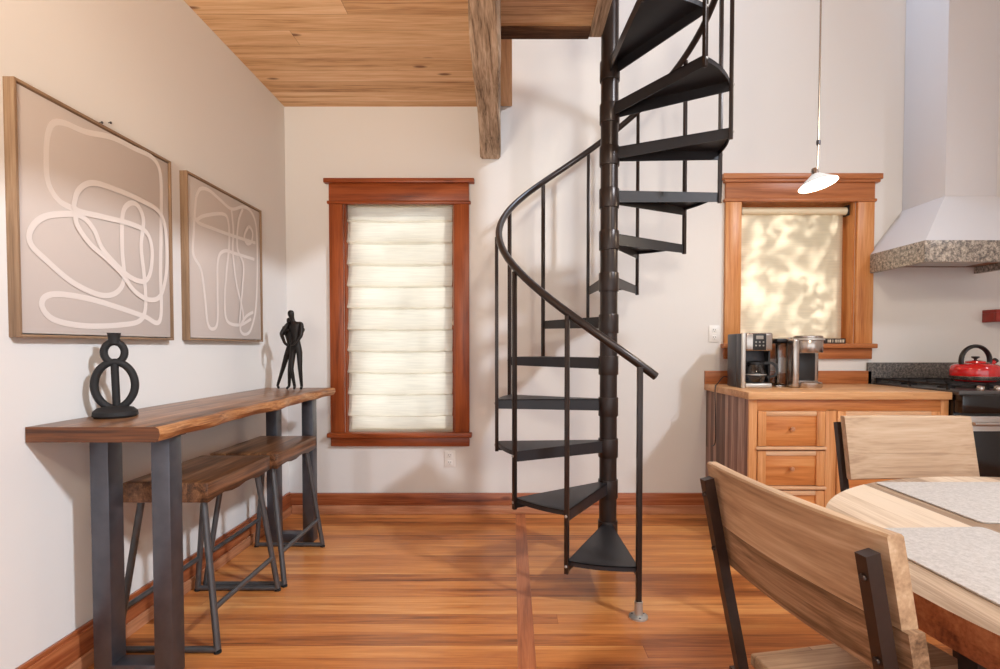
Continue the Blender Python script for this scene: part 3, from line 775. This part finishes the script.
# ------------------------------------------------------------------ kitchen
CZ = 0.915; CX0, CX1 = 1.355, 2.51; CYF = 3.02
cab = thing('base_cabinet', 'golden pine base cabinet with drawers and a door below the kitchen window', 'cabinet', (CX0, YB, 0))
def L(bm): return bm
def cbox(x0, x1, y0, y1, z0, z1, bev=0.002, bm=None):
    return box(bm or new_bm(), x0-CX0, x1-CX0, y0-YB, y1-YB, z0, z1, bev)
FY = CYF+0.02
obj('carcass', cbox(CX0+0.02, CX1-0.004, FY+0.02, YB-0.002, 0.1, CZ-0.042), M['cab_panel'], cab)
obj('side_panel', cbox(CX0+0.003, CX0+0.02, FY+0.02, YB-0.002, 0.0, CZ-0.042), M['cab_side'], cab)
obj('toe_kick', cbox(CX0+0.02, CX1-0.004, FY+0.07, FY+0.085, 0.0, 0.1), M['cab_side'], cab)
XA, XB_, XC, XD, XE = CX0+0.003, CX0+0.05, 1.80, 1.862, CX1-0.05
bm = new_bm(); cbox(XA, XB_, FY, FY+0.02, 0.02, CZ-0.042, 0.002, bm); cbox(XC, XD, FY, FY+0.02, 0.1, CZ-0.1, 0.002, bm); cbox(XE, CX1-0.004, FY, FY+0.02, 0.02, CZ-0.042, 0.002, bm)
obj_split('stile', bm, M['cab_z'], cab)
bm = new_bm(); cbox(XB_, XE, FY, FY+0.02, CZ-0.11, CZ-0.042, 0.002, bm); cbox(XB_, XE, FY, FY+0.02, 0.1, 0.14, 0.002, bm)
obj_split('rail', bm, M['cab_x'], cab)
def panel_front(name, x0, x1, z0, z1, knob):
    f = obj(name, cbox(x0+0.045, x1-0.045, FY+0.006, FY+0.018, z0+0.0, z1-0.0), M['cab_panel'], cab)
    bm = new_bm(); cbox(x0, x0+0.048, FY-0.004, FY+0.018, z0, z1, 0.002, bm); cbox(x1-0.048, x1, FY-0.004, FY+0.018, z0, z1, 0.002, bm)
    obj_split('front_stile', bm, M['cab_z'], f)
    bm = new_bm(); cbox(x0+0.048, x1-0.048, FY-0.001, FY+0.018, z1-0.026, z1, 0.002, bm)
    if name == 'door': cbox(x0+0.048, x1-0.048, FY-0.001, FY+0.018, z0, z0+0.05, 0.002, bm)
    obj_split('front_rail', bm, M['cab_light'], f)
    if knob:
        kx, kz = knob
        bm = new_bm(); lathe(bm, [(0, 0), (0.006, 0), (0.006, 0.012), (0.012, 0.018), (0.013, 0.025), (0.009, 0.03), (0, 0.031)], 16, (0, 0, 0), Matrix.Translation((kx-CX0, FY+0.006-YB, kz)) @ Matrix.Rotation(PI/2, 4, 'X'))
        obj('knob', bm, M['knobwood'], f)
zt = CZ-0.112; hh = 0.2
for k in range(3):
    z1 = zt-k*(hh+0.03); z0 = z1-hh
    panel_front('drawer', XB_+0.004, XC-0.004, z0, z1, ((XB_+XC)/2-0.0, (z0+z1)/2))
    bm = new_bm(); cbox(XB_-0.008, XC+0.006, FY-0.012, FY+0.02, z0-0.022, z0-0.004, 0.005, bm)
    obj('drawer_ledge', bm, M['cab_light'], cab)
panel_front('door', XD+0.004, XE-0.004, 0.145, zt, (XD+0.03, 0.66))
ct = thing('countertop', 'honey-coloured wood countertop on the base cabinet below the kitchen window', 'countertop', (CX0, YB, CZ))
obj('slab', box(new_bm(), -0.012, CX1-CX0-0.004, CYF-YB-0.005, -0.001, -0.042, 0, 0.003), M['counter'], ct)
tag(obj('wood_backsplash', box(new_bm(), CX0-0.012, CX1-0.004, YB-0.022, YB-0.001, CZ+0.0005, CZ+0.092, 0.002), M['gold_x']), 'low wooden backsplash strip standing on the countertop under the kitchen window', 'backsplash')

tag(obj('granite_backsplash', box(new_bm(), CX1-0.03, 3.27, YB-0.022, YB-0.001, CZ-0.04, CZ+0.15, 0.002), M['granite_dark']), 'dark speckled granite backsplash behind the stove', 'backsplash')

# stove
SX0, SX1, SYF = CX1+0.003, 3.235, 2.985
sv = thing('gas_range', 'slide-in gas range with black oven door right of the counter', 'stove', (SX0, YB, 0))
W = SX1-SX0
def sbox(x0, x1, y0, y1, z0, z1, bev=0.003, bm=None): return box(bm or new_bm(), x0, x1, y0-YB, y1-YB, z0, z1, bev)
obj('body', sbox(0, W, SYF+0.03, YB-0.026, 0.06, 0.90), M['blackglass'], sv)
obj('toe_kick', sbox(0.02, W-0.02, SYF+0.08, SYF+0.1, 0.0, 0.06), M['dark'], sv)
obj('cooktop', sbox(0, W, SYF-0.005, YB-0.026, 0.90, 0.925, 0.006), M['cooktop'], sv)
bm = new_bm()
v = [(0, SYF-0.028), (0, SYF-0.005)]
box(bm, 0, W, SYF-0.03-YB, SYF+0.03-YB, 0.80, 0.905, 0.008); obj('control_panel', bm, M['blackglass'], sv)
for kx in (0.10, 0.20, 0.28, 0.36, 0.46, 0.56, 0.66)[:6]:
    bm = new_bm(); lathe(bm, [(0, 0), (0.021, 0), (0.022, 0.006), (0.018, 0.022), (0.016, 0.026), (0, 0.027)], 20, (0, 0, 0), Matrix.Translation((kx+0.04, SYF+0.022-YB, 0.925)) @ Matrix.Rotation(math.radians(18), 4, 'X'))
    obj('knob', bm, M['chrome'], sv)
od = obj('oven_door', sbox(0.008, W-0.008, SYF-0.02, SYF+0.03, 0.22, 0.785, 0.006), M['stainless'], sv)
obj('oven_window', sbox(0.05, W-0.05, SYF-0.024, SYF-0.018, 0.28, 0.70, 0.002), M['blackglass'], od)
bm = new_bm(); tube(bm, [(0.04, SYF-0.06-YB, 0.745), (W-0.04, SYF-0.06-YB, 0.745)], 0.011, 14)
for hx in (0.06, W-0.06): tube(bm, [(hx, SYF-0.06-YB, 0.745), (hx, SYF-0.018-YB, 0.745)], 0.008, 10)
obj('oven_handle', bm, M['stainless'], od)
obj('bottom_drawer', sbox(0.008, W-0.008, SYF-0.015, SYF+0.03, 0.065, 0.21, 0.005), M['stainless'], sv)
for g, (gx0, gx1) in enumerate(((0.015, W/3-0.004), (W/3+0.004, 2*W/3-0.004), (2*W/3+0.004, W-0.015))):
    bm = new_bm(); ya, yb = SYF+0.09-YB, -0.045; z = 0.957; r = 0.0065
    for a, b_ in (((gx0, ya), (gx1, ya)), ((gx1, ya), (gx1, yb)), ((gx1, yb), (gx0, yb)), ((gx0, yb), (gx0, ya)), ((gx0, (ya+yb)/2), (gx1, (ya+yb)/2)), (((gx0+gx1)/2, ya), ((gx0+gx1)/2, yb)), ((gx0, ya*.75+yb*.25), (gx1, ya*.75+yb*.25)), ((gx0, ya*.25+yb*.75), (gx1, ya*.25+yb*.75))):
        dx, dy = b_[0]-a[0], b_[1]-a[1]
        box(bm, min(a[0], b_[0])-r, max(a[0], b_[0])+r, min(a[1], b_[1])-r, max(a[1], b_[1])+r, z-0.009, z+0.003, 0.002)
    for px in (gx0, gx1):
        for py in (ya, yb, (ya+yb)/2): box(bm, px-r, px+r, py-r, py+r, 0.925, z, 0.0)
    obj('grate', bm, M['castiron'], sv)
    for py in (ya*.75+yb*.25, ya*.25+yb*.75):
        bm = new_bm(); lathe(bm, [(0, 0.925), (0.045, 0.925), (0.043, 0.936), (0.032, 0.938), (0.032, 0.944), (0, 0.946)], 20, ((gx0+gx1)/2, py, 0)); obj('burner', bm, M['castiron'], sv)

# kettle
kt = thing('kettle', 'red whistling kettle with a black hoop handle on the stove', 'kettle', (2.88, 3.30, 0.9605), math.radians(8))
bm = new_bm(); lathe(bm, [(0, 0), (0.108, 0), (0.122, 0.010), (0.128, 0.03), (0.128, 0.07), (0.123, 0.092), (0.110, 0.104), (0.07, 0.113), (0, 0.116)], 40)
obj('body', bm, M['red'], kt)
bm = new_bm(); lathe(bm, [(0.1225, 0.010), (0.1285, 0.022), (0.1295, 0.034), (0.1275, 0.034), (0.121, 0.012)], 40); obj('steel_band', bm, M['chrome'], kt)
bm = new_bm(); lathe(bm, [(0.052, 0.1145), (0.05, 0.124), (0.03, 0.13), (0, 0.132)], 24); ld = obj('lid', bm, M['red'], kt)
bm = new_bm(); lathe(bm, [(0, 0.13), (0.008, 0.13), (0.008, 0.138), (0.022, 0.148), (0.02, 0.154), (0, 0.156)], 18); obj('lid_knob', bm, M['black'], ld)
bm = new_bm(); tube(bm, [(0.09, 0, 0.085), (0.118, 0, 0.11), (0.138, 0, 0.125)], 0.017, 14, scales=[1.3, 1.0, 0.8]); sp_ = obj('spout', bm, M['red'], kt)
bm = new_bm(); tube(bm, [(0.133, 0, 0.121), (0.147, 0, 0.131)], 0.0165, 14); obj('whistle_cap', bm, M['black'], sp_)
bm = new_bm()
pts = [(0.102*math.cos(a), 0, 0.128+0.09*math.sin(a)) for a in [math.radians(-22 + k*224/28) for k in range(29)]]
sweep(bm, pts, [(a*1.0, b_*0.75) for a, b_ in circ(0.0155, 12)]); obj('handle', bm, M['black'], kt)
bm = new_bm()
for sx in (-1, 1): tube(bm, [(sx*0.092, 0, 0.1), (sx*0.095, 0, 0.113)], 0.012, 10)
obj_split('handle_bracket', bm, M['chrome'], kt)

# range hood
hd = thing('range_hood', 'white plaster range hood with a granite band above the stove', 'range hood', (2.475, YB, 1.685))
HX = 0.775; HF = -0.52; BH = 0.13
bm = new_bm()
t = 0.03
box(bm, 0, t, HF, -0.001, 0, BH, 0.002); box(bm, HX-t, HX, HF, -0.001, 0, BH, 0.002); box(bm, t, HX-t, HF, HF+t, 0, BH, 0.002)
obj('granite_band', bm, M['granite'], hd)
bm = new_bm()
cx0, cx1, cf = 0.235, 0.56, -0.37; CHZ = 0.435
lo = [bm.verts.new(v) for v in ((0.004, HF+0.004, BH), (HX-0.004, HF+0.004, BH), (HX-0.004, -0.001, BH), (0.004, -0.001, BH))]
hi = [bm.verts.new(v) for v in ((cx0, cf, CHZ), (cx1, cf, CHZ), (cx1, -0.001, CHZ), (cx0, -0.001, CHZ))]
for i in range(4): bm.faces.new((lo[i], lo[(i+1) % 4], hi[(i+1) % 4], hi[i]))
bm.faces.new(lo[::-1]); bm.faces.new(hi)
obj('canopy', bm, M['hoodwhite'], hd, smooth=False)
obj('chimney', box(new_bm(), cx0, cx1, cf, -0.001, CHZ, ZT-1.69, 0.003), M['hoodwhite'], hd)
bm = new_bm(); box(bm, t, HX-t, HF+t, -0.001, 0.045, 0.055)
uw = wood('hood_underside', [(110, 66, 40), (150, 98, 62), (172, 122, 84)], 'X', 'Y', plank=0.09, length=3, rough=0.5)
ul = obj('underside', bm, uw, hd)
obj('filter', box(new_bm(), 0.18, 0.6, HF+0.1, -0.1, 0.036, 0.0448, 0.002), M['stainless'], ul)

# small red shelf on wall
sh = thing('wall_shelf', 'small red-stained wall shelf at the right of the stove wall', 'shelf', (3.285, YB, 1.345))
obj('shelf_board', box(new_bm(), 0.0, 0.6, -0.11, -0.001, 0.062, 0.085, 0.002), M['redwood'], sh)
obj_split('front_rail', box(new_bm(), 0.0, 0.6, -0.11, -0.09, 0, 0.062, 0.002), M['redwood'], sh)
obj('end_bracket', box(new_bm(), 0.0, 0.02, -0.09, -0.001, 0, 0.062, 0.002), M['redwood'], sh)

# pendant lamp
pd = thing('pendant_lamp', 'white enamel pendant lamp hanging on a thin rod before the kitchen window', 'lamp', (1.49, 2.62, 1.99))
pd.scale = (0.87, 0.87, 0.87)
bm = new_bm(); tube(bm, [(0.0, 0, 0.06), (0.004, 0, 0.12), (0.006, 0, 0.4), (0.01, 0, (ZT-1.99)/0.87-0.01)], 0.0055, 10)
rod = obj('rod', bm, M['chrome'], pd)
bm = new_bm(); lathe(bm, [(0, -0.014), (0.010, -0.014), (0.012, 0), (0.010, 0.012), (0, 0.012)], 12, (0.005, 0, 0.21)); obj('coupler', bm, M['steel'], rod)
bm = new_bm(); lathe(bm, [(0, 0), (0.06, 0), (0.055, 0.02), (0.02, 0.03), (0, 0.03)], 20, (0.01, 0, (ZT-1.99)/0.87-0.0305)); obj('ceiling_canopy', bm, M['chrome'], pd)
T = Matrix.Rotation(math.radians(-10), 4, 'Y') @ Matrix.Rotation(math.radians(-9), 4, 'X')
bm = new_bm(); lathe(bm, [(0, 0.07), (0.014, 0.07), (0.018, 0.06), (0.02, 0.035), (0.026, 0.03), (0.024, 0.026), (0, 0.026)], 20, M=T); obj('socket', bm, M['chrome'], pd)
bm = new_bm(); lathe(bm, [(0.024, 0.034), (0.034, 0.026), (0.065, 0.004), (0.100, -0.024), (0.103, -0.026), (0.101, -0.0275), (0.064, 0.0), (0.033, 0.022), (0.023, 0.03)], 40, M=T); obj('lamp_shade', bm, M['shadewhite'], pd)
bm = new_bm(); lathe(bm, [(0, -0.028), (0.02, -0.026), (0.032, -0.014), (0.03, 0.004), (0.018, 0.022), (0, 0.024)], 24, M=T); obj('bulb', bm, M['bulb'], pd)

# coffee maker
cm = thing('coffee_maker', 'black and silver drip coffee maker with a glass carafe on the counter', 'coffee maker', (1.432, 3.31, CZ))
W_, D_, H_ = 0.19, 0.235, 0.347
obj('housing', box(new_bm(), 0.0, W_-0.004, 0.085, D_, 0, H_-0.004, 0.008), M['charcoal'], cm)
obj('side_cover', box(new_bm(), 0.0, 0.012, 0.018, 0.09, 0.0, H_-0.004, 0.004), M['charcoal'], cm)
obj('front_column', box(new_bm(), 0.0, 0.022, 0.0, 0.02, 0.0, H_-0.004, 0.004), M['silver'], cm)
obj('right_column', box(new_bm(), W_-0.012, W_, 0.03, 0.09, 0.035, H_-0.11, 0.003), M['black'], cm)
hdp = obj('brew_head', box(new_bm(), 0.02, W_, -0.004, 0.09, H_-0.115, H_, 0.012, seg=3), M['chrome'], cm)
cpn = obj('control_panel', box(new_bm(), 0.064, 0.146, -0.007, -0.003, H_-0.108, H_-0.006, 0.002), M['black'], cm)
bm = new_bm(); box(bm, 0.082, 0.128, -0.0085, -0.0065, H_-0.04, H_-0.018, 0.001); obj('display', bm, M['button'], cpn)
for bx in (0.082, 0.105, 0.128):
    for bz in (0.058, 0.08):
        bm = new_bm(); lathe(bm, [(0, 0), (0.006, 0), (0.005, 0.003), (0, 0.0035)], 12, (0, 0, 0), Matrix.Translation((bx, -0.0065, H_-bz)) @ Matrix.Rotation(PI/2, 4, 'X')); obj('button', bm, M['button'], cpn)
obj('base', box(new_bm(), 0.02, W_, -0.004, 0.09, 0, 0.032, 0.01, seg=3), M['silver'], cm)
bm = new_bm(); lathe(bm, [(0, 0.032), (0.055, 0.032), (0.055, 0.037), (0, 0.038)], 24, (0.098, 0.05, 0)); obj('warming_plate', bm, M['black'], cm)
bm = new_bm(); lathe(bm, [(0, 0.0385), (0.05, 0.0385), (0.062, 0.055), (0.066, 0.085), (0.058, 0.12), (0.046, 0.145), (0.046, 0.155)], 28, (0.098, 0.05-0.012, 0)); cf_ = obj('carafe', bm, M['carafe'], cm)
bm = new_bm(); lathe(bm, [(0.047, 0.145), (0.05, 0.147), (0.05, 0.163), (0.03, 0.17), (0, 0.171)], 28, (0.098, 0.038, 0)); obj('carafe_lid', bm, M['black'], cf_)
bm = new_bm(); pts = catmull([(0.140, 0.02, 0.155), (0.185, 0.0, 0.158), (0.212, -0.012, 0.12), (0.2, -0.01, 0.082), (0.162, 0.012, 0.07)], 8, False); sweep(bm, pts, rect(0.016, 0.02)); obj('carafe_handle', bm, M['black'], cf_)
bm = new_bm(); lathe(bm, [(0.0665, 0.088), (0.0672, 0.083), (0.0672, 0.089)], 28, (0.098, 0.038, 0)); obj('carafe_band', bm, M['silver'], cf_)
bm = new_bm(); pts = catmull([(0.02, D_+0.004, 0.05), (-0.03, D_-0.02, 0.06), (-0.08, 0.2, 0.01), (-0.112, 0.14, 0.004), (-0.126, 0.11, -0.06), (-0.125, 0.1, -0.2), (-0.118, 0.12, -0.36), (-0.11, 0.2, -0.4)], 10, False); tube(bm, pts, 0.0035, 8); obj('cord', bm, M['black'], cm)

# pod brewer
pb = thing('pod_coffee_brewer', 'stainless single-serve coffee brewer right of the drip coffee maker', 'coffee maker', (1.69, 3.32, CZ))
pb.scale = (1.1, 1.05, 1.07)
bm = new_bm(); box(bm, 0.06, 0.245, 0.06, 0.23, 0.0, 0.30, 0.02, seg=4); obj('body', bm, M['chrome'], pb)
obj('cup_recess', box(new_bm(), 0.098, 0.215, 0.052, 0.062, 0.04, 0.205, 0.004), M['black'], pb)
bm = new_bm(); box(bm, 0.06, 0.10, 0.0, 0.07, 0.0, 0.29, 0.012, seg=3); obj('side_column', bm, M['chrome'], pb)
bm = new_bm(); lathe(bm, [(0, 0.208), (0.076, 0.208), (0.079, 0.213), (0.079, 0.285), (0.076, 0.29), (0.078, 0.294), (0.077, 0.306), (0.066, 0.31), (0, 0.31)], 36, (0.172, 0.055, 0)); hh_ = obj('brew_head', bm, M['chrome'], pb)
bm = new_bm(); sweep(bm, [(0.172+0.084*math.cos(a), 0.055-0.084*math.sin(a), 0.288) for a in [math.radians(-20+k*220/20) for k in range(21)]], rect(0.012, 0.006)); obj('lift_handle', bm, M['silver'], hh_)
bm = new_bm(); lathe(bm, [(0, 0), (0.074, 0), (0.077, 0.006), (0.077, 0.03), (0.074, 0.034), (0, 0.034)], 36, (0.172, 0.055, 0)); obj('drip_tray', bm, M['chrome'], pb)
tk = obj('water_tank', box(new_bm(), 0.0, 0.056, 0.07, 0.21, 0.012, 0.268, 0.012, seg=3), M['tank'], pb)
obj('tank_lid', box(new_bm(), -0.002, 0.058, 0.068, 0.212, 0.2685, 0.292, 0.006), M['black'], tk)
obj('tank_base', box(new_bm(), -0.002, 0.058, 0.068, 0.212, 0.0, 0.0118, 0.003), M['chrome'], tk)

# little dark sign on the window sill: unreadable pale letters kept as strokes
sg = thing('sill_sign', 'long narrow black sign with pale letters standing on the kitchen window sill', 'sign', (1.79, YB-0.03, 1.197))
obj('board', box(new_bm(), 0, 0.52, -0.008, 0.008, 0, 0.036, 0.002), M['plum'], sg)
bm = new_bm(); x = 0.395
for w, g in ((0.006, 0.005), (0.012, 0.01), (0.005, 0.012), (0.005, 0.004), (0.008, 0.005), (0.004, 0.006), (0.010, 0.004), (0.006, 0.004), (0.008, 0.004)):
    box(bm, x, x+w, -0.0092, -0.0078, 0.008, 0.028); x += w+g
x = 0.02
while x < 0.36:
    w = rnd.choice((0.005, 0.009, 0.012)); box(bm, x, x+w, -0.0092, -0.0078, 0.008, 0.028); x += w+rnd.choice((0.004, 0.006, 0.012))
obj('lettering', bm, M['cream'], sg, smooth=False)

# ------------------------------------------------------------------ dining set
TC = (1.42, 0.925); TR = 0.75; TT = 0.76
dt = thing('dining_table', 'round reclaimed-plank dining table with a thick wooden rim', 'table', (TC[0], TC[1], 0))
ol = [(TR*math.cos(2*PI*k/96), TR*math.sin(2*PI*k/96)) for k in range(96)]
tt = obj('tabletop', prism(new_bm(), ol, TT-0.032, TT, 0.004), [M['tablewood'], M['tableedge']], dt)
for f in tt.data.polygons:
    if abs(f.normal.z) < 0.5: f.material_index = 1
ol2 = [(x*0.992, y*0.992) for x, y in ol]
obj('rim', prism(new_bm(), ol2, TT-0.060, TT-0.0325, 0.003), M['tableedge'], dt)
for k in range(4):
    a = math.radians(160 + 90*k)
    bm = new_bm(); p0 = Vector((0.49*math.cos(a), 0.49*math.sin(a), TT-0.0605)); p1 = Vector((0.44*math.cos(a), 0.44*math.sin(a), 0.0))
    sweep(bm, [p0, p1], rect(0.05, 0.05)); obj('leg', bm, M['darksteel'], dt)
bm = new_bm()
for k in range(2):
    a = math.radians(160+90*k); c, s_ = math.cos(a), math.sin(a)
    sweep(bm, [(0.49*c, 0.49*s_, TT-0.085), (-0.49*c, -0.49*s_, TT-0.085)], rect(0.022, 0.05))
obj_split('cross_brace', bm, M['darksteel'], dt)

def placemat(label, x0, x1, y0, y1, rz):
    bm = new_bm(); cx, cy = (x0+x1)/2, (y0+y1)/2; w, h = (x1-x0)/2, (y1-y0)/2; r = 0.015
    o2 = []
    for sx, sy, a0 in ((1, 1, 0), (-1, 1, 90), (-1, -1, 180), (1, -1, 270)):
        for k in range(5):
            a = math.radians(a0+k*22.5); o2.append((sx*(w-r)+r*math.cos(a), sy*(h-r)+r*math.sin(a)))
    prism(bm, o2, 0, 0.004, 0.001)
    o = obj('placemat', bm, M['mat'], loc=(cx, cy, TT+0.0005)); o.rotation_euler = (0, 0, rz)
    return tag(o, label, 'placemat', 'placemats on the round table')
placemat('pale placemat laid before the far chair backed against the kitchen', 1.09, 1.60, 1.222, 1.59, math.radians(0))
placemat('pale placemat laid before the near chair at the left edge of the table', 0.765, 1.072, 0.70, 1.185, math.radians(2))

def make_chair(label, upper, lower, post_y, ext, inset=0.0):
    t = thing('dining_chair', label, 'chair', (0, 0, 0), 0, 'dining chairs at the round table')
    SZ = 0.478; HWD = 0.236
    lean = lambda z: -0.245 - (z-SZ)*0.2     # x of back plane at height z
    def board(z0, z1, mat_, th=0.027, ext=0.0, cb=0.004, ct_=0.004):
        bm = new_bm(); n = 16; rings = []
        for i in range(n+1):
            v = -1+2*i/n; y = v*(HWD+ext); cur = 0.018*(v*v) - 0.012     # ends curl toward the sitter
            ring = []
            for z, dx in ((z0+cb, 0.0), (z0, cb), (z0, th-cb), (z0+cb, th), (z1-ct_, th), (z1, th-ct_), (z1, ct_), (z1-ct_, 0)):
                ring.append(bm.verts.new((lean(z)+cur+dx, y, z)))
            rings.append(ring)
        for A, B in zip(rings, rings[1:]):
            for k in range(8): bm.faces.new((A[k], A[(k+1) % 8], B[(k+1) % 8], B[k]))
        bm.faces.new(rings[0][::-1]); bm.faces.new(rings[-1])
        return bm
    o1 = obj('upper_back_board', board(0.776, 0.912, upper, cb=0.0006), upper, t)
    o2 = obj('lower_back_board', board(0.684, 0.7758, lower, ext=ext, ct_=0.0006), lower, t)
    bm = new_bm()
    n = 10
    ol = [(-0.225, -0.215), (0.19, -0.225), (0.215, -0.2), (0.22, 0), (0.215, 0.2), (0.19, 0.225), (-0.225, 0.215)]
    prism(bm, ol, SZ-0.03, SZ, 0.006); obj('seat', bm, M['chairseat'], t)
    for sy in (-1, 1):
        bm = new_bm(); y = sy*post_y - inset
        zz = 0.885
        pts = [(lean(zz)-0.022+0.002, y, zz), (lean(0.66)-0.02, y, 0.66), (lean(SZ)-0.018, y, SZ), (lean(0.40)-0.018, y, 0.40), (lean(0.34)-0.022, y, 0.33), (-0.33, y, 0.0)]
        sweep(bm, pts, rect(0.02, 0.023)); rl_ = obj('rear_leg', bm, M['darksteel'], t)
        bm = new_bm()
        for zb in (0.73, 0.85): lathe(bm, [(0, 0), (0.006, 0), (0.005, 0.003), (0, 0.004)], 10, (0, 0, 0), Matrix.Translation((lean(zb)-0.033, y, zb)) @ Matrix.Rotation(-PI/2, 4, 'Y'))
        obj_split('bolt', bm, M['darksteel'], rl_)
        bm = new_bm(); sweep(bm, [(0.17, sy*0.19, SZ-0.031), (0.21, sy*0.21, 0.0)], rect(0.025, 0.025)); obj('front_leg', bm, M['darksteel'], t)
    bm = new_bm()
    box(bm, -0.25, 0.18, -0.2, -0.18, SZ-0.05, SZ-0.031); box(bm, -0.25, 0.18, 0.18, 0.2, SZ-0.05, SZ-0.031)
    box(bm, -0.272, -0.25, -0.224, 0.224, SZ-0.05, SZ-0.031); obj_split('seat_frame', bm, M['darksteel'], t)
    return t
c1 = make_chair('wood and dark metal dining chair, its back to the left wall, in the foreground', M['chairwood_h'], M['chairwood_low'], 0.212, 0.01, 0.014)
c1.location = (0.797, 1.01, 0); c1.rotation_euler = (0, 0, math.radians(9.5))
c2 = make_chair('pale-backed dining chair on the kitchen side of the round table', M['chairwood_pale'], M['chairwood_pale'], 0.232, 0.0)
c2.location = (1.475, 1.675, 0); c2.rotation_euler = (0, 0, math.radians(-90))

# ------------------------------------------------------------------ trees outside, seen only through the shades
def tree(label, x, y, zc, sx, sy, sz, nleaf, seed):
    t = thing('garden_tree', label, 'tree', (x, y, -0.3))
    r = random.Random(seed)
    bm = new_bm(); tube(bm, [(0.1, 0.0, 0), (0.02, 0.02, 1.2), (0, 0, 2.4), (-0.05, 0, 3.6)], 0.07, 10, scales=[1.4, 1.0, 0.7, 0.3])
    obj('trunk', bm, M['bark'], t)
    bm = new_bm()
    for k in range(nleaf):
        while True:
            p = Vector((r.uniform(-1, 1), r.uniform(-1, 1), r.uniform(-1, 1)))
            if p.length < 1: break
        c = Vector((p.x*sx, p.y*sy, zc+0.3+p.z*sz))
        q = Matrix.Rotation(r.uniform(0, 2*PI), 3, 'Z') @ Matrix.Rotation(r.uniform(-1, 1), 3, 'X') @ Matrix.Rotation(r.uniform(-1, 1), 3, 'Y')
        L_ = r.uniform(0.04, 0.1); w = L_*0.42
        v = [bm.verts.new(c + q @ Vector(a)) for a in ((-L_, 0, 0), (0, -w, 0.01), (L_, 0, 0), (0, w, 0.01))]
        bm.faces.new(v)
    obj('foliage', bm, M['leaf'], t, smooth=False)
tree('leafy tree outside the golden-framed kitchen window', 3.05, 4.75, 2.35, 1.4, 0.7, 1.3, 2600, 21)
tree('leafy tree outside the red-framed left window', 0.6, 9.0, 4.3, 2.2, 1.0, 2.2, 5000, 22)

# ------------------------------------------------------------------ light
def area(name, loc, target, size, power, col, sy=None, spread=180):
    l = bpy.data.lights.new(name, 'AREA'); l.spread = math.radians(spread); l.energy = power; l.color = col; l.size = size
    if sy: l.shape = 'RECTANGLE'; l.size_y = sy
    o = bpy.data.objects.new(name, l); COL.objects.link(o); o.location = loc
    o.rotation_euler = (Vector(target)-Vector(loc)).to_track_quat('-Z', 'Y').to_euler()
    return o
area('ceiling_light', (4.2, -1.0, 4.62), (-1.6, 2.3, 0.9), 0.4, 62, (0.84, 0.91, 1.0), None, 80)
area('kitchen_fill', (0.95, -1.3, 3.3), (1.2, 3.0, 1.2), 0.4, 40, (1.0, 0.88, 0.72))  # unseen warm fill light aimed into the kitchen
area('high_window', (1.1, 3.55, 4.9), (0.7, 1.6, 0.0), 0.5, 42, (0.6, 0.77, 1.0), 0.4)
area('ceiling_fill_light', (-0.7, -0.3, 1.5), (-1.0, 1.7, 2.84), 0.4, 15, (1.0, 0.86, 0.68), None, 85)  # added warm fill, turned up to brighten the loft underside
pl = bpy.data.lights.new('pendant_bulb', 'POINT'); pl.energy = 8; pl.color = (1.0, 0.82, 0.58); pl.shadow_soft_size = 0.03
po = bpy.data.objects.new('pendant_bulb', pl); COL.objects.link(po); po.location = (1.49, 2.61, 1.935)
sun = bpy.data.lights.new('sun', 'SUN'); sun.energy = 5.5; sun.angle = math.radians(2.5); sun.color = (1.0, 0.98, 0.93)
so = bpy.data.objects.new('sun', sun); COL.objects.link(so); so.rotation_euler = Vector((-0.25, -1, -0.55)).to_track_quat('-Z', 'Y').to_euler()

w = bpy.data.worlds.new('world'); S.world = w; w.use_nodes = True
bg = w.node_tree.nodes['Background']; bg.inputs['Color'].default_value = (0.93, 0.96, 1.0, 1); bg.inputs['Strength'].default_value = 1.85

# ------------------------------------------------------------------ camera
F = 530.0; VPX, VPY = 513.0, 347.5; PITCH = math.radians(1.5)
cam = bpy.data.cameras.new('camera'); co = bpy.data.objects.new('camera', cam); COL.objects.link(co)
co.location = (0, 0, 1.17); co.rotation_euler = (PI/2 - PITCH, 0, 0)
cam.sensor_fit = 'HORIZONTAL'; cam.sensor_width = 36; cam.lens = F*36/1000
cam.shift_x = (500-VPX)/1000; cam.shift_y = (VPY + F*math.tan(PITCH) - 334.5)/1000
cam.clip_start = 0.02
S.camera = co
S.view_settings.view_transform = 'Standard'; S.view_settings.look = 'None'; S.view_settings.gamma = 1; S.view_settings.use_curve_mapping = False
S.view_settings.exposure = 0.17
